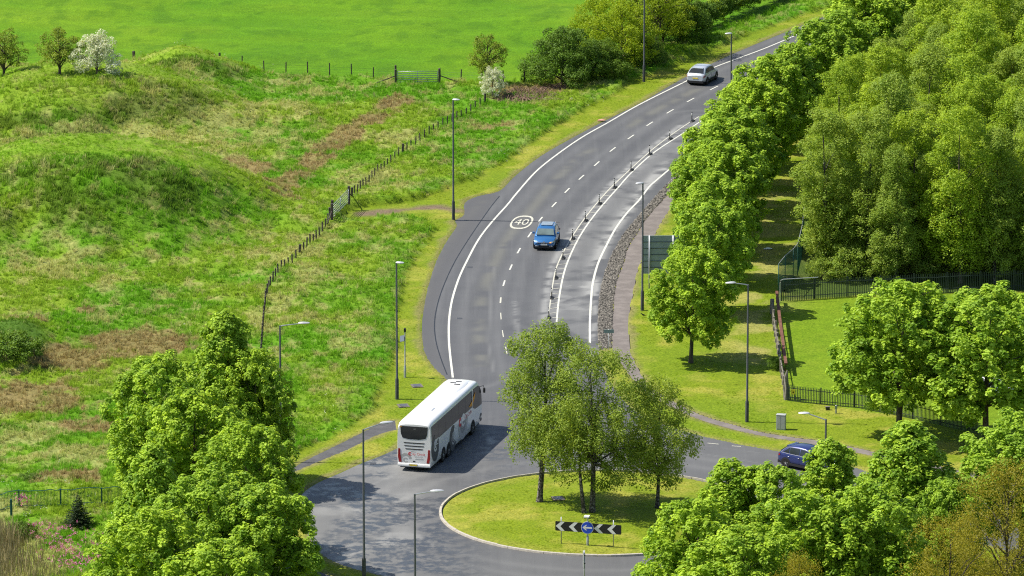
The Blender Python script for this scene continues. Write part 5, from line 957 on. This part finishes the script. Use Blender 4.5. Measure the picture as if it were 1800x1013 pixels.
# roof fairing at the front and its vents
MB().loft([[(x, -w_, 3.56), (x, -w_ + .18, 3.56 + h), (x, w_ - .18, 3.56 + h), (x, w_, 3.56)] for x, w_, h in ((7.8, .62, .07), (8.6, .74, .13), (10.2, .84, .20), (11.4, .86, .21), (12.3, .80, .13), (12.75, .66, .0))]).build('roof_fairing', wb, e, sharp=60)
for x, y in ((10.5, -.25), (10.9, .15), (11.3, -.15)): MB().cbox((x, y, 3.765), (.16, .42, .03), .01).build('roof_vent', dark, e)
MB().cbox((3.6, 0, 3.62), (.9, .8, .06), .03).build('roof_hatch', wb, e)
SS = -1     # side that faces the camera
ysd = lambda z: hw if z < 2.0 else (hw - .035 * (z - 2.0) if z < 3.0 else hw - .035 - .035 * (z - 3.0) / .34)
for s in (-1, 1):
    up_top, lo_, xs_ = 3.26, 2.06, [.16, 1.9, 3.7, 5.5, 7.3, 9.1, 10.85]
    for i, (x0, x1) in enumerate(zip(xs_[:-1], xs_[1:])):
        zl = 2.06 if i else 2.12; g_ = .012; pl = [(x0 + g_, zl), (x1 - g_, zl), (x1 - g_, 3.0), (x1 - g_, up_top), (x0 + g_ + (.05 if i == 0 else 0), up_top), (x0 + g_, 3.0)]
        vs = [(x, s * (ysd(z) + .002), z) for x, z in pl]; MB().slab(vs, (0, s, 0), .008).build('side_window', glass, e)
    kx = lambda x: np.interp(x, [12.6, 13.05, 13.35, 13.55, 13.7], [1, .995, .985, .975, .965])
    for pl in ([(10.95, 2.02), (11.6, 1.76), (12.6, 1.70), (12.6, 3.0), (10.95, 3.0)], [(10.95, 3.0), (12.6, 3.0), (12.6, 3.24), (11.4, 3.28), (10.95, 3.26)], [(12.6, 1.70), (13.05, 1.68), (13.05, 3.08), (12.6, 3.24)], [(13.05, 1.68), (13.35, 1.67), (13.35, 2.72), (13.05, 3.08)], [(13.35, 1.67), (13.62, 1.66), (13.50, 2.35), (13.35, 2.72)]):
        MB().slab([(x, s * (hw * kx(x) - (hw - ysd(z)) + .004), z) for x, z in pl], (0, s, 0), .014).build('driver_window', glass, e)
    MB().box(10.86, s * hw - .03, 2.0, 10.93, s * hw + .014, 3.32).build('window_pillar', wb, e)
    for x in (3.15, 4.55, 11.05): arch(e, x, s * (hw + .001), .58, s); wheel(e, x, s * (hw - .13), .50, .30, 8, hub=plain('coach_hub', (.42, .42, .42), .4, .5, .4))
    for x in (1.9, 5.5, 7.3, 9.2): MB().box(x - .007, s * (hw + .0035) - .003, .42, x + .007, s * (hw + .0035) + .003, 1.98).build('panel_gap', gl, e)
    MB().box(.3, s * (hw + .0035) - .003, 1.22, 9.2, s * (hw + .0035) + .003, 1.234).build('panel_gap', gl, e)
    for x in (.9, 2.3, 6.0, 8.0, 9.8, 12.2, 13.1): MB().box(x - .04, s * hw - .004, .62, x + .04, s * hw + .008, .68).build('marker_lamp', dark, e)
    if s < 0:
        MB().tube([(13.35, s * (hw - .1), 2.98), (13.68, s * (hw + .08), 2.98), (13.75, s * (hw + .12), 2.75)], .022, 5).build('mirror_arm', dark, e); MB().cbox((13.75, s * (hw + .12), 2.45), (.12, .16, .36), .03).build('mirror', dark, e)
    else: MB().tube([(13.35, hw - .1, 2.98), (13.68, hw + .05, 2.95), (13.72, hw + .08, 2.6)], .022, 5).build('mirror_arm', dark, e)
def disc(xc, zc, r0, r1, a0_, a1_, mat, y=None, name='logo', k=28, th=.004):
    m = MB(); y = -(hw + .0045) if y is None else y
    for i in range(k):
        a, b = a0_ + (a1_ - a0_) * i / k, a0_ + (a1_ - a0_) * (i + 1) / k
        m.slab([(xc + r0 * math.cos(a), y, zc + r0 * math.sin(a)), (xc + r1 * math.cos(a), y, zc + r1 * math.sin(a)), (xc + r1 * math.cos(b), y, zc + r1 * math.sin(b)), (xc + r0 * math.cos(b), y, zc + r0 * math.sin(b))], (0, -1, 0), th)
    return m.build(name, mat, e)
P2 = 2 * math.pi
disc(1.0, 1.55, 0.0001, .95, R(95), R(395), gd); disc(1.05, 1.72, .30, .44, R(40), R(320), wb, -(hw + .0095)); disc(1.05, 1.72, .10, .20, R(30), R(330), wb, -(hw + .0095)); MB().box(1.05, -(hw + .013), 1.70, 1.75, -(hw + .0095), 1.76).build('logo', wb, e)
disc(5.65, 1.10, 0.0001, .92, R(60), R(330), gd); disc(5.75, 1.05, .32, .46, R(40), R(320), gl, -(hw + .0095)); disc(5.75, 1.05, .10, .20, R(30), R(330), gl, -(hw + .0095)); MB().box(5.75, -(hw + .013), 1.03, 6.3, -(hw + .0095), 1.09).build('logo', gl, e)
disc(8.35, 1.65, 0.85, 1.30, R(175), R(365), gl); disc(8.35, 1.65, 0.0001, .85, R(182), R(358), plain('print_mid_grey', (.28, .28, .29), .4, var=.03)); disc(8.45, 1.72, .30, .48, R(45), R(315), wb, -(hw + .0095))
disc(7.62, 1.75, .12, .34, R(40), R(320), rd, -(hw + .0095))
disc(13.25, .75, .10, .30, R(30), R(330), gd, -(hw + .005))
def btext(s_, size, mat, M4): m = text_mesh(s_, size); m.materials.append(mat); m.transform(M4); return link('lettering', m, e)
side = lambda x, z, y=-(hw + .011): Matrix(((1, 0, 0, x), (0, 0, 1, y), (0, 1, 0, z), (0, 0, 0, 1)))
btext('City Circle', .42, rd, side(9.75, 1.82))
MB().slab([(9.9, -(hw + .006), 2.30), (10.8, -(hw + .006), 2.16), (11.5, -(hw + .006), 2.6), (11.7, -(hw + .006), 3.0), (11.1, -(hw + .006), 2.72), (10.7, -(hw + .006), 2.50)], (0, -1, 0), .016).build('logo', orange, e)
# tail
def rear(y, z, off=.0): return (-.001 - off, -y, z)          # y to the right as seen from behind
def rbox(y0, z0, y1, z1, nm, mat, off=.0, th=.006): return MB().slab([rear(y0, z0, off), rear(y1, z0, off), rear(y1, z1, off), rear(y0, z1, off)], (-1, 0, 0), th).build(nm, mat, e)
RM = lambda y, z, off=.016: Matrix(((0, 0, -1, -off), (-1, 0, 0, -y), (0, 1, 0, z), (0, 0, 0, 1)))
MB().slab([rear(-1.0, 3.26), rear(1.0, 3.26), rear(.96, 2.72), rear(.84, 2.42), rear(.4, 2.33), rear(-.4, 2.33), rear(-.84, 2.42), rear(-.96, 2.72)], (-1, 0, 0), .012).build('rear_window', glass, e)
for k, (z, w_) in enumerate(((2.06, .78), (1.84, .74), (1.62, .66))):
    MB().slab([rear(-w_, z + .035), rear(w_, z + .035), rear(w_ * .9, z - .035), rear(-w_ * .9, z - .035)], (-1, 0, 0), .008).build('louvre', dark, e)
rbox(-.24, 1.44, .10, 1.47, 'louvre', gl)
for s in (-1, 1): MB().slab([rear(s * 1.15, 1.62), rear(s * 1.02, 1.62), rear(s * .98, 1.1), rear(s * .90, .66), rear(s * 1.10, .66), rear(s * 1.17, 1.0)], (-1, 0, 0), .02).build('tail_lamp', redl, e)
def rdisc(yc, zc, r0, r1, a0_, a1_, mat, off, k=20):
    m = MB()
    for i in range(k):
        a, b = a0_ + (a1_ - a0_) * i / k, a0_ + (a1_ - a0_) * (i + 1) / k
        m.slab([rear(yc + r_4 * math.cos(c), zc + r_4 * math.sin(c), off) for c, r_4 in ((a, r0), (a, r1), (b, r1), (b, r0))], (-1, 0, 0), .004)
    m.build('logo', mat, e)
rdisc(-.62, .86, .26, .44, R(10), R(175), gl, .002); rdisc(-.62, .80, .10, .19, R(30), R(330), gl, .002); rdisc(-.30, 1.27, .05, .13, R(35), R(325), rd, .002)
btext('ity Circle', .25, rd, RM(.34, 1.27)); btext('Edinburgh', .15, gl, RM(.36, 1.06)); rbox(.06, .90, .68, .93, 'stripe', gl); rbox(-.08, .70, .08, .78, 'handle', dark); rbox(-.55, .50, .35, .505, 'stripe', gl)
rbox(-.30, .44, .22, .54, 'number_plate', plate_y, .012, .01); rbox(-1.1, .62, 1.1, .63, 'panel_gap', gl)
MB().loft([[(-.06, -1.15, .36), (-.06, 1.15, .36), (.05, 1.2, .36), (.05, -1.2, .36)], [(-.09, -1.17, .50), (-.09, 1.17, .50), (.05, 1.21, .50), (.05, -1.21, .50)], [(-.03, -1.15, .60), (-.03, 1.15, .60), (.05, 1.2, .60), (.05, -1.2, .60)]]).build('bumper', wb, e, sharp=50)
rbox(-.36, .42, .28, .56, 'plate_recess', gl, .088, .004); bpy.data.objects[[o.name for o in bpy.data.objects if o.name.startswith('number_plate') and o.parent == e][0]].location.x = -.085
rbox(-1.02, 3.19, -.90, 3.25, 'marker_lamp', orange, .013); btext('347', .11, gl, RM(.05, 3.08, .02))
MB().box(.3, -1.1, .20, 13.4, 1.1, .36).build('underbody', dark, e)
bpy.context.view_layer.update()
